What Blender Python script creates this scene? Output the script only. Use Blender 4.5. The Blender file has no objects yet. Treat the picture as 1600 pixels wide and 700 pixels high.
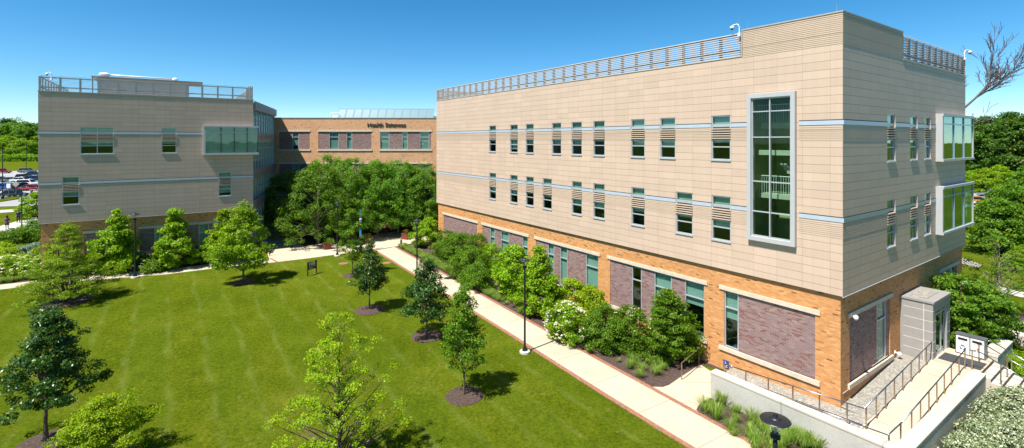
import bpy, bmesh, math, random
import numpy as np
from mathutils import Vector, Matrix
PI = math.pi
R = math.radians
random.seed(7)
sc = bpy.context.scene
COL = sc.collection
# ------------------------------------------------------------------ world frame
H = 12.3                       # camera height over the lowest part of the lawn
F = 765.0; CX = 800.0; CY = 219.0
AX = Vector((0.5745, -0.8185))   # local x of the two clad wings (outward from their end faces)
BX = Vector((0.8185, 0.5745))    # local y
P0 = Vector((14.46, 21.40))      # near corner of the right wing
PL = Vector((-39.3, 40.6))       # west corner of the left wing
ROT = math.atan2(AX.y, AX.x)

def L(s, t, z=0.0):
    p = P0 + AX * s + BX * t
    return Vector((p.x, p.y, z))

def terrain(x, y):
    w = (-0.0140 * (x - 9.5) + 0.0157 * (y - 23.3)) / 0.9
    k = min(1.0, max(0.0, (w + 0.15) / 1.3))
    return 0.9 * (k * k * (3 - 2 * k))

def G(u, v, dz=0.0):
    """point of the ground seen at this pixel of the photograph"""
    z = 0.4
    for _ in range(30):
        Y = (H - z - dz) * F / (v - CY)
        X = (u - CX) / F * Y
        z = terrain(X, Y)
    return Vector((X, Y, z))

def GZ(u, v, z):
    Y = (H - z) * F / (v - CY)
    return Vector(((u - CX) / F * Y, Y, z))

def s_of(u):      # distance along the long face of the right wing (negative s)
    r = (u - CX) / F
    return -(14.46 - r * 21.4) / (0.5745 + r * 0.8185)
def t_of(u):      # along the end face of the right wing
    r = (u - CX) / F
    return (14.46 - r * 21.4) / (r * 0.5745 - 0.8185)
def y_of(u):      # along the face of the left wing
    r = (u - CX) / F
    return (-39.3 - r * 40.6) / (r * 0.5745 - 0.8185)

# ------------------------------------------------------------------ node helpers
class NT:
    def __init__(s, m):
        s.t = m.node_tree; s.n = s.t.nodes; s.l = s.t.links
    def node(s, typ, **kw):
        n = s.n.new(typ)
        for k, v in kw.items():
            setattr(n, k, v)
        return n
    def put(s, sock, v):
        if isinstance(v, bpy.types.NodeSocket): s.l.new(v, sock)
        elif v is not None: sock.default_value = v
    def math(s, op, a, b=None, c=None):
        n = s.node('ShaderNodeMath', operation=op)
        s.put(n.inputs[0], a); s.put(n.inputs[1], b)
        if c is not None: s.put(n.inputs[2], c)
        return n.outputs[0]
    def mix(s, f, a, b, mode='MIX'):
        n = s.node('ShaderNodeMix', data_type='RGBA', blend_type=mode)
        s.put(n.inputs[0], f); s.put(n.inputs[6], a); s.put(n.inputs[7], b)
        return n.outputs[2]
    def noise(s, vec, scale, detail=3.0, rough=0.55, dist=0.0):
        n = s.node('ShaderNodeTexNoise')
        s.put(n.inputs['Vector'], vec); n.inputs['Scale'].default_value = scale
        n.inputs['Detail'].default_value = detail; n.inputs['Roughness'].default_value = rough
        n.inputs['Distortion'].default_value = dist
        return n.outputs[0]
    def ramp(s, f, stops):
        n = s.node('ShaderNodeValToRGB')
        e = n.color_ramp.elements
        while len(e) < len(stops): e.new(0.5)
        for i, (p, c) in enumerate(stops):
            e[i].position = p; e[i].color = c if len(c) == 4 else (*c, 1)
        s.put(n.inputs[0], f)
        return n.outputs[0]
    def bump(s, h, strength=0.3, dist=0.02):
        n = s.node('ShaderNodeBump')
        n.inputs['Strength'].default_value = strength; n.inputs['Distance'].default_value = dist
        s.put(n.inputs['Height'], h)
        return n.outputs[0]
    def obj(s):
        return s.node('ShaderNodeTexCoord').outputs['Object']
    def wall(s):
        """(along the wall, height) whatever way the wall faces, in object space"""
        tc = s.node('ShaderNodeTexCoord')
        p = s.node('ShaderNodeSeparateXYZ'); s.l.new(tc.outputs['Object'], p.inputs[0])
        n = s.node('ShaderNodeSeparateXYZ'); s.l.new(tc.outputs['Normal'], n.inputs[0])
        f = s.math('GREATER_THAN', s.math('ABSOLUTE', n.outputs[0]), 0.5)
        u = s.math('ADD', s.math('MULTIPLY', p.outputs[1], f), s.math('MULTIPLY', p.outputs[0], s.math('SUBTRACT', 1.0, f)))
        return u, p.outputs[2]

def c4(c): return (c[0], c[1], c[2], 1.0)
MATS = {}
def new_mat(name):
    m = bpy.data.materials.new(name); m.use_nodes = True
    MATS[name] = m
    t = NT(m)
    b = t.n['Principled BSDF']
    return m, t, b

def simple(name, col, rough=0.6, metal=0.0, var=0.12, scale=3.0, bump=0.0, bscale=40.0, spec=0.5):
    m, t, b = new_mat(name)
    o = t.obj()
    n = t.noise(o, scale, 4)
    dk = tuple(x * (1 - var) for x in col); lt = tuple(min(1, x * (1 + var)) for x in col)
    t.put(b.inputs['Base Color'], t.ramp(n, [(0.3, dk), (0.7, lt)]))
    b.inputs['Roughness'].default_value = rough; b.inputs['Metallic'].default_value = metal
    b.inputs['Specular IOR Level'].default_value = spec
    if bump:
        t.put(b.inputs['Normal'], t.bump(t.noise(o, bscale, 4), bump, 0.02))
    return m

def brickmat(name, stops, mortar, bw=0.235, bh=0.075, joint=0.12, jw=0.04):
    m, t, b = new_mat(name)
    u, z = t.wall()
    row = t.math('FLOOR', t.math('DIVIDE', z, bh))
    fz = t.math('FRACT', t.math('DIVIDE', z, bh))
    sh = t.math('MULTIPLY', t.math('FRACT', t.math('MULTIPLY', row, 0.5)), 1.0)
    uu = t.math('ADD', t.math('DIVIDE', u, bw), sh)
    col = t.math('FLOOR', uu); fu = t.math('FRACT', uu)
    cb = t.node('ShaderNodeCombineXYZ'); t.put(cb.inputs[0], col); t.put(cb.inputs[1], row)
    wn = t.node('ShaderNodeTexWhiteNoise', noise_dimensions='2D'); t.put(wn.inputs[0], cb.outputs[0])
    c = t.ramp(wn.outputs[0], stops)
    # broad weathering
    big = t.noise(t.obj(), 0.35, 4)
    c = t.mix(0.35, c, t.ramp(big, [(0.3, (0.42, 0.42, 0.42)), (0.7, (0.62, 0.6, 0.58))]), 'OVERLAY')
    mo = t.math('MAXIMUM', t.math('LESS_THAN', fz, joint), t.math('LESS_THAN', fu, jw))
    t.put(b.inputs['Base Color'], t.mix(mo, c, c4(mortar)))
    b.inputs['Roughness'].default_value = 0.85
    t.put(b.inputs['Normal'], t.bump(t.math('SUBTRACT', 1.0, mo), 0.25, 0.008))
    return m

# ---- building materials
brickmat('tan_brick', [(0.0, (0.15, 0.065, 0.03)), (0.05, (0.47, 0.20, 0.065)), (0.35, (0.53, 0.235, 0.078)), (0.85, (0.58, 0.275, 0.095)), (1.0, (0.61, 0.34, 0.15))], (0.46, 0.29, 0.15))
brickmat('back_brick', [(0.0, (0.22, 0.10, 0.06)), (0.05, (0.56, 0.28, 0.14)), (0.35, (0.60, 0.31, 0.15)), (0.85, (0.64, 0.35, 0.18)), (1.0, (0.66, 0.42, 0.25))], (0.52, 0.36, 0.24))  # pinker brick, also painted lighter to make up for the grazing sun
brickmat('purple_brick', [(0.0, (0.17, 0.060, 0.045)), (0.2, (0.20, 0.095, 0.085)), (0.24, (0.205, 0.130, 0.125)), (0.8, (0.235, 0.155, 0.150)), (1.0, (0.29, 0.20, 0.19))], (0.34, 0.26, 0.23))
def cladding(name, base, uoff):
    m, t, b = new_mat(name)
    u, z = t.wall()
    pu = t.math('DIVIDE', t.math('ADD', u, uoff), 1.165); pz = t.math('DIVIDE', t.math('ADD', z, 0.07), 0.388)
    fu = t.math('FRACT', pu); fz = t.math('FRACT', pz)
    cb = t.node('ShaderNodeCombineXYZ'); t.put(cb.inputs[0], t.math('FLOOR', pu)); t.put(cb.inputs[1], t.math('FLOOR', pz))
    wn = t.node('ShaderNodeTexWhiteNoise', noise_dimensions='2D'); t.put(wn.inputs[0], cb.outputs[0])
    lo = tuple(x * 0.94 for x in base); hi = tuple(x * 1.03 for x in base)
    c = t.ramp(wn.outputs[0], [(0.0, lo), (1.0, hi)])
    big = t.noise(t.obj(), 0.22, 5, 0.6)
    c = t.mix(0.3, c, t.ramp(big, [(0.3, (0.45, 0.45, 0.46)), (0.7, (0.56, 0.55, 0.54))]), 'OVERLAY')
    mps = t.node('ShaderNodeMapping'); mps.inputs['Scale'].default_value = (3.0, 3.0, 0.12); t.l.new(t.obj(), mps.inputs[0])
    c = t.mix(0.16, c, t.ramp(t.noise(mps.outputs[0], 1.3, 5, 0.7), [(0.35, (0.36, 0.35, 0.34)), (0.6, (0.55, 0.55, 0.55))]), 'OVERLAY')
    lz = t.math('LESS_THAN', fz, 0.062)
    lu = t.math('LESS_THAN', fu, 0.012)
    c = t.mix(t.math('MULTIPLY', lz, 0.55), c, (0.10, 0.07, 0.05, 1))
    c = t.mix(t.math('MULTIPLY', lu, 0.42), c, (0.12, 0.09, 0.06, 1))
    t.put(b.inputs['Base Color'], c)
    b.inputs['Roughness'].default_value = 0.55
    h = t.math('SUBTRACT', 1.0, t.math('MAXIMUM', lz, lu))
    wob = t.math('MULTIPLY', wn.outputs[0], 0.3)
    t.put(b.inputs['Normal'], t.bump(t.math('ADD', h, wob), 0.35, 0.012))
    return m
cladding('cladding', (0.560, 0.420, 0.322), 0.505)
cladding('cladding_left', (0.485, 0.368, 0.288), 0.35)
simple('rib', (0.545, 0.415, 0.31), 0.6, var=0.05, scale=1.5)
simple('vest_panel', (0.30, 0.285, 0.27), 0.5, var=0.06)
simple('vest_joint', (0.62, 0.57, 0.50), 0.6)
simple('limestone', (0.58, 0.49, 0.38), 0.8, var=0.10, scale=4, bump=0.15)
simple('band_metal', (0.46, 0.53, 0.62), 0.4, 0.15, var=0.04)
simple('dark_gap', (0.05, 0.05, 0.055), 0.7)
simple('alu', (0.50, 0.51, 0.53), 0.38, 0.35, var=0.05)
simple('alu_white', (0.46, 0.46, 0.47), 0.45, 0.1, var=0.03)
simple('alu_blue', (0.33, 0.42, 0.52), 0.35, 0.4, var=0.05)
simple('screen_slat', (0.43, 0.38, 0.33), 0.5, 0.1, var=0.08)
simple('screen_post', (0.20, 0.19, 0.18), 0.5, 0.2, var=0.1)
simple('screen_grey', (0.33, 0.34, 0.35), 0.45, 0.3, var=0.1)
simple('spandrel', (0.30, 0.29, 0.29), 0.5, 0.2, var=0.1)
simple('penthouse', (0.42, 0.42, 0.40), 0.6, 0.1, var=0.06)
simple('roof_membrane', (0.45, 0.44, 0.42), 0.9, var=0.15)
simple('interior_light', (0.20, 0.21, 0.19), 0.8)
simple('stair_light', (0.52, 0.53, 0.45), 0.8)
simple('interior_dark', (0.10, 0.11, 0.11), 0.8)
simple('interior_green', (0.42, 0.50, 0.22), 0.7)
simple('blind', (0.43, 0.53, 0.48), 0.8, var=0.06, scale=1.0)
simple('steel_dark', (0.02, 0.021, 0.025), 0.4, 0.3, var=0.2)
simple('rail_top', (0.22, 0.25, 0.30), 0.28, 0.9, var=0.15)
simple('rail_post', (0.40, 0.31, 0.22), 0.32, 0.85, var=0.15)
simple('white_paint', (0.78, 0.78, 0.78), 0.45, var=0.04)
simple('black_paint', (0.012, 0.012, 0.014), 0.5)
simple('lettering', (0.035, 0.035, 0.04), 0.5)
simple('sign_maroon', (0.10, 0.012, 0.02), 0.45)
simple('sign_black', (0.018, 0.012, 0.014), 0.5)
simple('sign_white', (0.75, 0.75, 0.72), 0.5)
simple('sign_blue', (0.01, 0.06, 0.30), 0.5)
simple('icon_navy', (0.02, 0.04, 0.09), 0.5)
simple('icon_tan', (0.45, 0.25, 0.12), 0.5)
simple('planter_red', (0.20, 0.035, 0.022), 0.55, var=0.2)
simple('phone_blue', (0.01, 0.16, 0.32), 0.4)
simple('bin_blue', (0.02, 0.05, 0.12), 0.4)
simple('grey_metal', (0.18, 0.19, 0.20), 0.4, 0.5)
simple('bollard_brown', (0.10, 0.035, 0.02), 0.5)
simple('mat_black', (0.045, 0.047, 0.052), 0.95, var=0.15, scale=20)
simple('bark', (0.12, 0.085, 0.06), 0.9, var=0.35, scale=14, bump=0.5, bscale=30)
simple('bark_pale', (0.26, 0.22, 0.18), 0.9, var=0.3, scale=14, bump=0.4, bscale=30)
simple('bark_grey', (0.11, 0.09, 0.08), 0.9, var=0.3, scale=8, bump=0.4, bscale=20)
simple('tyre', (0.015, 0.015, 0.015), 0.8)
simple('hub', (0.4, 0.4, 0.42), 0.3, 0.8)
simple('road_line', (0.7, 0.7, 0.66), 0.7)
simple('skin', (0.45, 0.26, 0.18), 0.6)
simple('cloth_dark', (0.025, 0.03, 0.035), 0.8)
simple('cloth_teal', (0.03, 0.06, 0.07), 0.8)
simple('cloth_purple', (0.12, 0.03, 0.10), 0.8)
simple('hair_dark', (0.02, 0.012, 0.008), 0.6)
simple('lamp_white', (0.65, 0.64, 0.6), 0.3)
for nm, cc in dict(red=(0.35, 0.015, 0.02), blue=(0.01, 0.10, 0.40), navy=(0.02, 0.04, 0.09), white=(0.75, 0.75, 0.75), silver=(0.42, 0.44, 0.46), grey=(0.12, 0.14, 0.15), black=(0.012, 0.013, 0.016), orange=(0.55, 0.22, 0.02)).items():
    mm = simple('car_' + nm, cc, 0.25, 0.2, var=0.02)
    mm.node_tree.nodes['Principled BSDF'].inputs['Coat Weight'].default_value = 0.6

def glassmat(name, tint, refl=0.10, dark=None):
    m, t, b = new_mat(name)
    t.n.remove(b)
    out = t.n['Material Output']
    tr = t.node('ShaderNodeBsdfTransparent'); tr.inputs[0].default_value = c4([math.sqrt(x) for x in tint])
    gl = t.node('ShaderNodeBsdfGlossy'); gl.inputs[0].default_value = (0.66, 0.88, 0.85, 1); gl.inputs['Roughness'].default_value = 0.015
    nz = t.noise(t.obj(), 0.9, 1)
    t.put(gl.inputs['Normal'], t.bump(nz, 0.12, 0.03))
    lw = t.node('ShaderNodeLayerWeight'); lw.inputs[0].default_value = 0.5
    f = t.math('MINIMUM', 1.0, t.math('ADD', t.math('MULTIPLY', t.math('POWER', lw.outputs['Facing'], 4.0), 0.85), 0.03 + refl))
    mx = t.node('ShaderNodeMixShader'); t.put(mx.inputs[0], f)
    t.l.new(tr.outputs[0], mx.inputs[1]); t.l.new(gl.outputs[0], mx.inputs[2])
    t.l.new(mx.outputs[0], out.inputs[0])
    return m
glassmat('glass', (0.60, 0.76, 0.72), 0.02)
glassmat('glass_green', (0.34, 0.62, 0.58), 0.05)
glassmat('glass_stair', (0.62, 0.78, 0.68), -0.01)
glassmat('glass_dark', (0.22, 0.30, 0.30), 0.0)
glassmat('lamp_glass', (0.75, 0.75, 0.72), 0.05)
m, t, b = new_mat('car_glass'); b.inputs['Base Color'].default_value = (0.01, 0.013, 0.016, 1); b.inputs['Roughness'].default_value = 0.06
m, t, b = new_mat('solar_glass')
u, z = t.wall()
t.put(b.inputs['Base Color'], t.ramp(t.math('FRACT', t.math('MULTIPLY', u, 9.0)), [(0.0, (0.13, 0.22, 0.25)), (0.5, (0.20, 0.31, 0.34))])); b.inputs['Roughness'].default_value = 0.2

# ---- concrete with joints across a direction
def concrete(name, ang, spacing, base=(0.53, 0.435, 0.325), off=0.0, stain=0.5, cross=None):
    m, t, b = new_mat(name)
    o = t.obj()
    p = t.node('ShaderNodeSeparateXYZ'); t.l.new(o, p.inputs[0])
    ca, sa = math.cos(ang), math.sin(ang)
    al = t.math('ADD', t.math('MULTIPLY', p.outputs[0], ca), t.math('MULTIPLY', p.outputs[1], sa))
    cr = t.math('ADD', t.math('MULTIPLY', p.outputs[0], -sa), t.math('MULTIPLY', p.outputs[1], ca))
    q = t.math('DIVIDE', t.math('ADD', al, off), spacing)
    ln = t.math('LESS_THAN', t.math('FRACT', q), 0.022 / spacing * 1.6)
    if cross:
        ln = t.math('MAXIMUM', ln, t.math('LESS_THAN', t.math('FRACT', t.math('DIVIDE', cr, cross)), 0.035 / cross))
    slab = t.node('ShaderNodeTexWhiteNoise', noise_dimensions='1D'); t.put(slab.inputs['W'], t.math('FLOOR', q))
    n1 = t.noise(o, 0.5, 6, 0.65); n2 = t.noise(o, 14, 4)
    c = t.ramp(n1, [(0.30, tuple(x * 0.84 for x in base)), (0.55, base), (0.75, tuple(min(1, x * 1.06) for x in base))])
    c = t.mix(t.math('MULTIPLY', slab.outputs[0], 0.22), c, c4(tuple(x * 0.55 for x in base)))
    st = t.ramp(t.noise(o, 0.33, 5, 0.7, 1.0), [(0.60, (0, 0, 0)), (0.72, (1, 1, 1))])
    c = t.mix(t.math('MULTIPLY', st, 0.34 * stain), c, (0.34, 0.20, 0.09, 1))
    c = t.mix(0.18, c, t.ramp(n2, [(0.35, (0.35, 0.35, 0.35)), (0.65, (0.65, 0.65, 0.65))]), 'OVERLAY')
    c = t.mix(t.math('MULTIPLY', ln, 0.6), c, (0.13, 0.11, 0.09, 1))
    t.put(b.inputs['Base Color'], c); b.inputs['Roughness'].default_value = 0.85
    t.put(b.inputs['Normal'], t.bump(n2, 0.15, 0.01))
    return m
concrete('walk_diag', math.atan2(-0.84, 0.54), 3.0, off=0.4)
concrete('walk_left', math.atan2(0.45, 0.9), 2.2)
concrete('plaza', ROT, 2.3, cross=2.3)
concrete('ramp_conc', PI / 2, 1.9, base=(0.53, 0.44, 0.33))
concrete('wall_conc', 0, 3.6, base=(0.47, 0.45, 0.40), off=1.2, stain=0.9)
concrete('cap_conc', 0, 3.6, base=(0.56, 0.50, 0.41), off=1.2, stain=0.3)
concrete('far_walk', 0.6, 3.0, base=(0.50, 0.47, 0.42))
m, t, b = new_mat('edge_brick')
o = t.obj()
bt = t.node('ShaderNodeTexBrick'); t.put(bt.inputs['Vector'], o); bt.inputs['Scale'].default_value = 5.0
mp = t.node('ShaderNodeMapping'); mp.inputs['Rotation'].default_value = (0, 0, -math.atan2(-0.84, 0.54)); t.l.new(o, mp.inputs[0]); t.l.new(mp.outputs[0], bt.inputs['Vector'])
bt.inputs['Color1'].default_value = (0.20, 0.065, 0.035, 1); bt.inputs['Color2'].default_value = (0.36, 0.15, 0.08, 1); bt.inputs['Mortar'].default_value = (0.25, 0.19, 0.14, 1)
t.put(b.inputs['Base Color'], bt.outputs[0]); b.inputs['Roughness'].default_value = 0.85
simple('curb_conc', (0.52, 0.49, 0.43), 0.85)
m, t, b = new_mat('mulch')
o = t.obj()
n = t.noise(o, 9, 8, 0.75)
t.put(b.inputs['Base Color'], t.ramp(n, [(0.3, (0.022, 0.014, 0.011)), (0.5, (0.075, 0.046, 0.036)), (0.72, (0.15, 0.10, 0.08))])); b.inputs['Roughness'].default_value = 0.95
t.put(b.inputs['Normal'], t.bump(t.noise(o, 22, 6, 0.7), 0.9, 0.06))
m, t, b = new_mat('gravel')
o = t.obj()
vo = t.node('ShaderNodeTexVoronoi'); t.put(vo.inputs['Vector'], o); vo.inputs['Scale'].default_value = 14
t.put(b.inputs['Base Color'], t.mix(0.5, t.ramp(vo.outputs['Color'], [(0.2, (0.15, 0.135, 0.11)), (0.55, (0.30, 0.275, 0.23)), (0.9, (0.48, 0.455, 0.40))]), t.ramp(t.noise(o, 30, 4), [(0.35, (0.14, 0.125, 0.10)), (0.65, (0.46, 0.43, 0.38))])))
t.put(b.inputs['Normal'], t.bump(vo.outputs['Distance'], 0.8, 0.05)); b.inputs['Roughness'].default_value = 0.9
m, t, b = new_mat('asphalt')
o = t.obj()
n = t.noise(o, 0.08, 5, 0.6)
t.put(b.inputs['Base Color'], t.ramp(n, [(0.3, (0.28, 0.275, 0.27)), (0.7, (0.36, 0.35, 0.34))])); b.inputs['Roughness'].default_value = 0.9
# lawn: mowing passes run with local x of the wings
m, t, b = new_mat('lawn')
o = t.obj()
p = t.node('ShaderNodeSeparateXYZ'); t.l.new(o, p.inputs[0])
cr = t.math('ADD', t.math('MULTIPLY', p.outputs[0], BX.x), t.math('MULTIPLY', p.outputs[1], BX.y))
crn = t.math('ADD', cr, t.math('MULTIPLY', t.math('SUBTRACT', t.noise(o, 0.25, 3), 0.5), 0.9))
ph = t.math('FRACT', t.math('DIVIDE', crn, 1.75))
tri = t.math('ABSOLUTE', t.math('SUBTRACT', ph, 0.5))          # 0 in the middle, .5 at the edge
line = t.ramp(tri, [(0.36, (0, 0, 0)), (0.49, (1, 1, 1))])
st2 = t.ramp(t.math('FRACT', t.math('DIVIDE', crn, 3.5)), [(0.45, (0, 0, 0)), (0.55, (1, 1, 1))])
big = t.noise(o, 0.16, 5, 0.65)
med = t.noise(o, 1.3, 6, 0.7)
mpg = t.node('ShaderNodeMapping'); mpg.inputs['Scale'].default_value = (1.0, 1.0, 1.0); t.l.new(o, mpg.inputs[0])
fin = t.noise(mpg.outputs[0], 7.0, 7, 0.9, 0.4)
c = t.ramp(big, [(0.32, (0.062, 0.092, 0.005)), (0.52, (0.084, 0.114, 0.007)), (0.70, (0.115, 0.136, 0.014))])
c = t.mix(t.math('MULTIPLY', t.math('SUBTRACT', 1.0, t.math('LESS_THAN', med, 0.0)), 0.5), c, t.ramp(med, [(0.33, (0.35, 0.38, 0.3)), (0.67, (0.66, 0.62, 0.6))]), 'OVERLAY')
c = t.mix(0.75, c, t.ramp(fin, [(0.36, (0.12, 0.14, 0.10)), (0.5, (0.5, 0.5, 0.5)), (0.64, (0.92, 0.84, 0.60))]), 'OVERLAY')
c = t.mix(t.math('MULTIPLY', t.math('MULTIPLY', line, t.ramp(t.noise(o, 0.5, 4), [(0.38, (0, 0, 0)), (0.62, (1, 1, 1))])), 0.22), c, (0.22, 0.27, 0.07, 1))
c = t.mix(t.math('MULTIPLY', st2, 0.10), c, (0.05, 0.12, 0.01, 1))
dry = t.ramp(t.noise(o, 2.4, 3, 0.5), [(0.66, (0, 0, 0)), (0.72, (1, 1, 1))])
c = t.mix(t.math('MULTIPLY', dry, 0.25), c, (0.26, 0.22, 0.07, 1))
t.put(b.inputs['Base Color'], c); b.inputs['Roughness'].default_value = 0.8
b.inputs['Specular IOR Level'].default_value = 0.0
t.put(b.inputs['Normal'], t.bump(t.noise(o, 16, 5, 0.8), 0.9, 0.07))

def leafmat(name, stops, trans=0.40, rough=0.45, spec=0.22):
    m, t, b = new_mat(name)
    gi = t.node('ShaderNodeNewGeometry')
    rnd = gi.outputs['Random Per Island']
    oi = t.node('ShaderNodeObjectInfo')
    c = t.ramp(rnd, stops)
    big = t.noise(t.obj(), 0.9, 3)
    c = t.mix(0.5, c, t.ramp(big, [(0.35, (0.40, 0.42, 0.42)), (0.65, (0.60, 0.58, 0.52))]), 'OVERLAY')
    hs = t.node('ShaderNodeHueSaturation'); t.put(hs.inputs['Color'], c)
    t.put(hs.inputs['Value'], t.math('ADD', 0.88, t.math('MULTIPLY', oi.outputs['Random'], 0.24)))
    t.put(hs.inputs['Hue'], t.math('ADD', 0.500, t.math('MULTIPLY', oi.outputs['Random'], 0.012)))
    c = hs.outputs[0]
    t.put(b.inputs['Base Color'], c)
    b.inputs['Roughness'].default_value = rough
    b.inputs['Specular IOR Level'].default_value = spec
    tl = t.node('ShaderNodeBsdfTranslucent'); t.put(tl.inputs[0], t.mix(1.0, c, (1.35, 1.30, 0.35, 1), 'MULTIPLY'))
    mx = t.node('ShaderNodeMixShader'); mx.inputs[0].default_value = trans
    t.l.new(b.outputs[0], mx.inputs[1]); t.l.new(tl.outputs[0], mx.inputs[2])
    t.l.new(mx.outputs[0], t.n['Material Output'].inputs[0])
    return m
leafmat('leaf_oak', [(0, (0.022, 0.062, 0.0081)), (0.5, (0.037, 0.092, 0.0099)), (0.9, (0.065, 0.136, 0.0121)), (1, (0.125, 0.208, 0.0198))], 0.25, 0.35, 0.4)
leafmat('leaf_mid', [(0, (0.062, 0.146, 0.0063)), (0.5, (0.110, 0.218, 0.0099)), (0.9, (0.175, 0.286, 0.0153)), (1, (0.280, 0.354, 0.0270))])
leafmat('leaf_bright', [(0, (0.13, 0.26, 0.006)), (0.5, (0.215, 0.37, 0.010)), (0.95, (0.32, 0.45, 0.014)), (1, (0.45, 0.44, 0.02))])
leafmat('leaf_yellow', [(0, (0.17, 0.30, 0.006)), (0.5, (0.28, 0.42, 0.009)), (0.95, (0.40, 0.50, 0.014)), (1, (0.55, 0.42, 0.02))])
leafmat('leaf_feather', [(0, (0.150, 0.244, 0.0099)), (0.5, (0.220, 0.322, 0.0162)), (1, (0.300, 0.395, 0.0248))])
leafmat('leaf_zelkova', [(0, (0.070, 0.172, 0.0108)), (0.5, (0.125, 0.255, 0.0180)), (0.92, (0.190, 0.322, 0.0248)), (1, (0.320, 0.374, 0.0360))])
leafmat('leaf_varieg', [(0, (0.100, 0.160, 0.060)), (0.35, (0.200, 0.260, 0.120)), (0.6, (0.420, 0.450, 0.300)), (1, (0.620, 0.620, 0.480))], 0.25)
leafmat('leaf_blue', [(0, (0.102, 0.174, 0.116)), (0.6, (0.189, 0.290, 0.203)), (1, (0.290, 0.406, 0.290))], 0.25)
leafmat('leaf_grass', [(0, (0.12, 0.22, 0.02)), (0.6, (0.20, 0.31, 0.035)), (0.9, (0.31, 0.40, 0.07)), (1, (0.50, 0.46, 0.18))], 0.3)
leafmat('leaf_wood', [(0, (0.032, 0.083, 0.0077)), (0.5, (0.058, 0.128, 0.0117)), (0.92, (0.102, 0.188, 0.0158)), (1, (0.189, 0.256, 0.0261))], 0.28)
leafmat('petal', [(0, (0.550, 0.520, 0.420)), (0.5, (0.720, 0.700, 0.600)), (1, (0.800, 0.800, 0.720))], 0.3)
leafmat('petal_red', [(0, (0.350, 0.030, 0.030)), (1, (0.500, 0.060, 0.050))], 0.3)

# ------------------------------------------------------------------ mesh builder
class MB:
    def __init__(s): s.v = []; s.f = []; s.mi = []; s.cur = 0
    def slot(s, i): s.cur = i; return s
    def face(s, pts):
        n = len(s.v); s.v += [tuple(p) for p in pts]; s.f.append(tuple(range(n, n + len(pts)))); s.mi.append(s.cur)
    def box(s, x0, x1, y0, y1, z0, z1):
        x0, x1 = min(x0, x1), max(x0, x1); y0, y1 = min(y0, y1), max(y0, y1); z0, z1 = min(z0, z1), max(z0, z1)
        n = len(s.v)
        s.v += [(x0, y0, z0), (x1, y0, z0), (x1, y1, z0), (x0, y1, z0), (x0, y0, z1), (x1, y0, z1), (x1, y1, z1), (x0, y1, z1)]
        for q in ((0, 3, 2, 1), (4, 5, 6, 7), (0, 1, 5, 4), (1, 2, 6, 5), (2, 3, 7, 6), (3, 0, 4, 7)):
            s.f.append(tuple(n + k for k in q)); s.mi.append(s.cur)
    def mbox(s, m, u0, u1, z0, z1, d0, d1):
        """box in facade coordinates"""
        a = m(u0, z0, d0); b = m(u1, z1, d1)
        s.box(a[0], b[0], a[1], b[1], a[2], b[2])
    def tube(s, p, q, r, r2=None, n=8, caps=True):
        p = Vector(p); q = Vector(q); r2 = r if r2 is None else r2
        d = (q - p)
        if d.length < 1e-6: return
        d.normalize()
        a = d.orthogonal().normalized(); b = d.cross(a)
        k = len(s.v)
        for (c, rr) in ((p, r), (q, r2)):
            for i in range(n):
                an = 2 * PI * i / n
                s.v.append(tuple(c + (a * math.cos(an) + b * math.sin(an)) * rr))
        for i in range(n):
            j = (i + 1) % n
            s.f.append((k + i, k + j, k + n + j, k + n + i)); s.mi.append(s.cur)
        if caps:
            s.f.append(tuple(k + n - 1 - i for i in range(n))); s.mi.append(s.cur)
            s.f.append(tuple(k + n + i for i in range(n))); s.mi.append(s.cur)
    def path(s, pts, r, n=6):
        for a, b in zip(pts[:-1], pts[1:]): s.tube(a, b, r, r, n)
    def lathe(s, prof, n=20, c=(0, 0, 0)):
        k = len(s.v)
        for (r, z) in prof:
            for i in range(n):
                a = 2 * PI * i / n
                s.v.append((c[0] + r * math.cos(a), c[1] + r * math.sin(a), c[2] + z))
        for j in range(len(prof) - 1):
            for i in range(n):
                i2 = (i + 1) % n
                s.f.append((k + j * n + i, k + j * n + i2, k + (j + 1) * n + i2, k + (j + 1) * n + i)); s.mi.append(s.cur)
        s.f.append(tuple(k + i for i in reversed(range(n)))); s.mi.append(s.cur)
        s.f.append(tuple(k + (len(prof) - 1) * n + i for i in range(n))); s.mi.append(s.cur)
    def mesh(s, name):
        me = bpy.data.meshes.new(name); me.from_pydata(s.v, [], s.f)
        me.polygons.foreach_set('material_index', s.mi)
        return me
    def build(s, name, mats, parent=None, smooth=False):
        me = s.mesh(name)
        if isinstance(mats, str): mats = [mats]
        for x in mats: me.materials.append(MATS[x])
        if smooth:
            for p in me.polygons: p.use_smooth = True
        o = bpy.data.objects.new(name, me); COL.objects.link(o)
        if parent: o.parent = parent
        return o

def link_mesh(name, me, parent=None):
    o = bpy.data.objects.new(name, me); COL.objects.link(o)
    if parent: o.parent = parent
    return o
def tag(o, label=None, cat=None, group=None, kind=None):
    if label: o['label'] = label
    if cat: o['category'] = cat
    if group: o['group'] = group
    if kind: o['kind'] = kind
    return o
def empty(name, loc=(0, 0, 0), rz=0.0, label=None, cat=None, group=None):
    o = bpy.data.objects.new(name, None); COL.objects.link(o)
    o.location = loc; o.rotation_euler = (0, 0, rz); o.empty_display_size = 0.2
    return tag(o, label, cat, group)
def kids(o): return [x for x in bpy.data.objects if x.parent == o]
def copy_tree(o, loc=None, rz=None, scale=None, label=None, group=None):
    def rec(src, par):
        c = src.copy(); COL.objects.link(c)
        c.parent = par
        for ch in kids(src): rec(ch, c)
        return c
    c = rec(o, None)
    if loc is not None: c.location = loc
    if rz is not None: c.rotation_euler = (0, 0, rz)
    if scale is not None: c.scale = scale if hasattr(scale, '__len__') else (scale,) * 3
    if label: c['label'] = label
    if group: c['group'] = group
    return c

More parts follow.
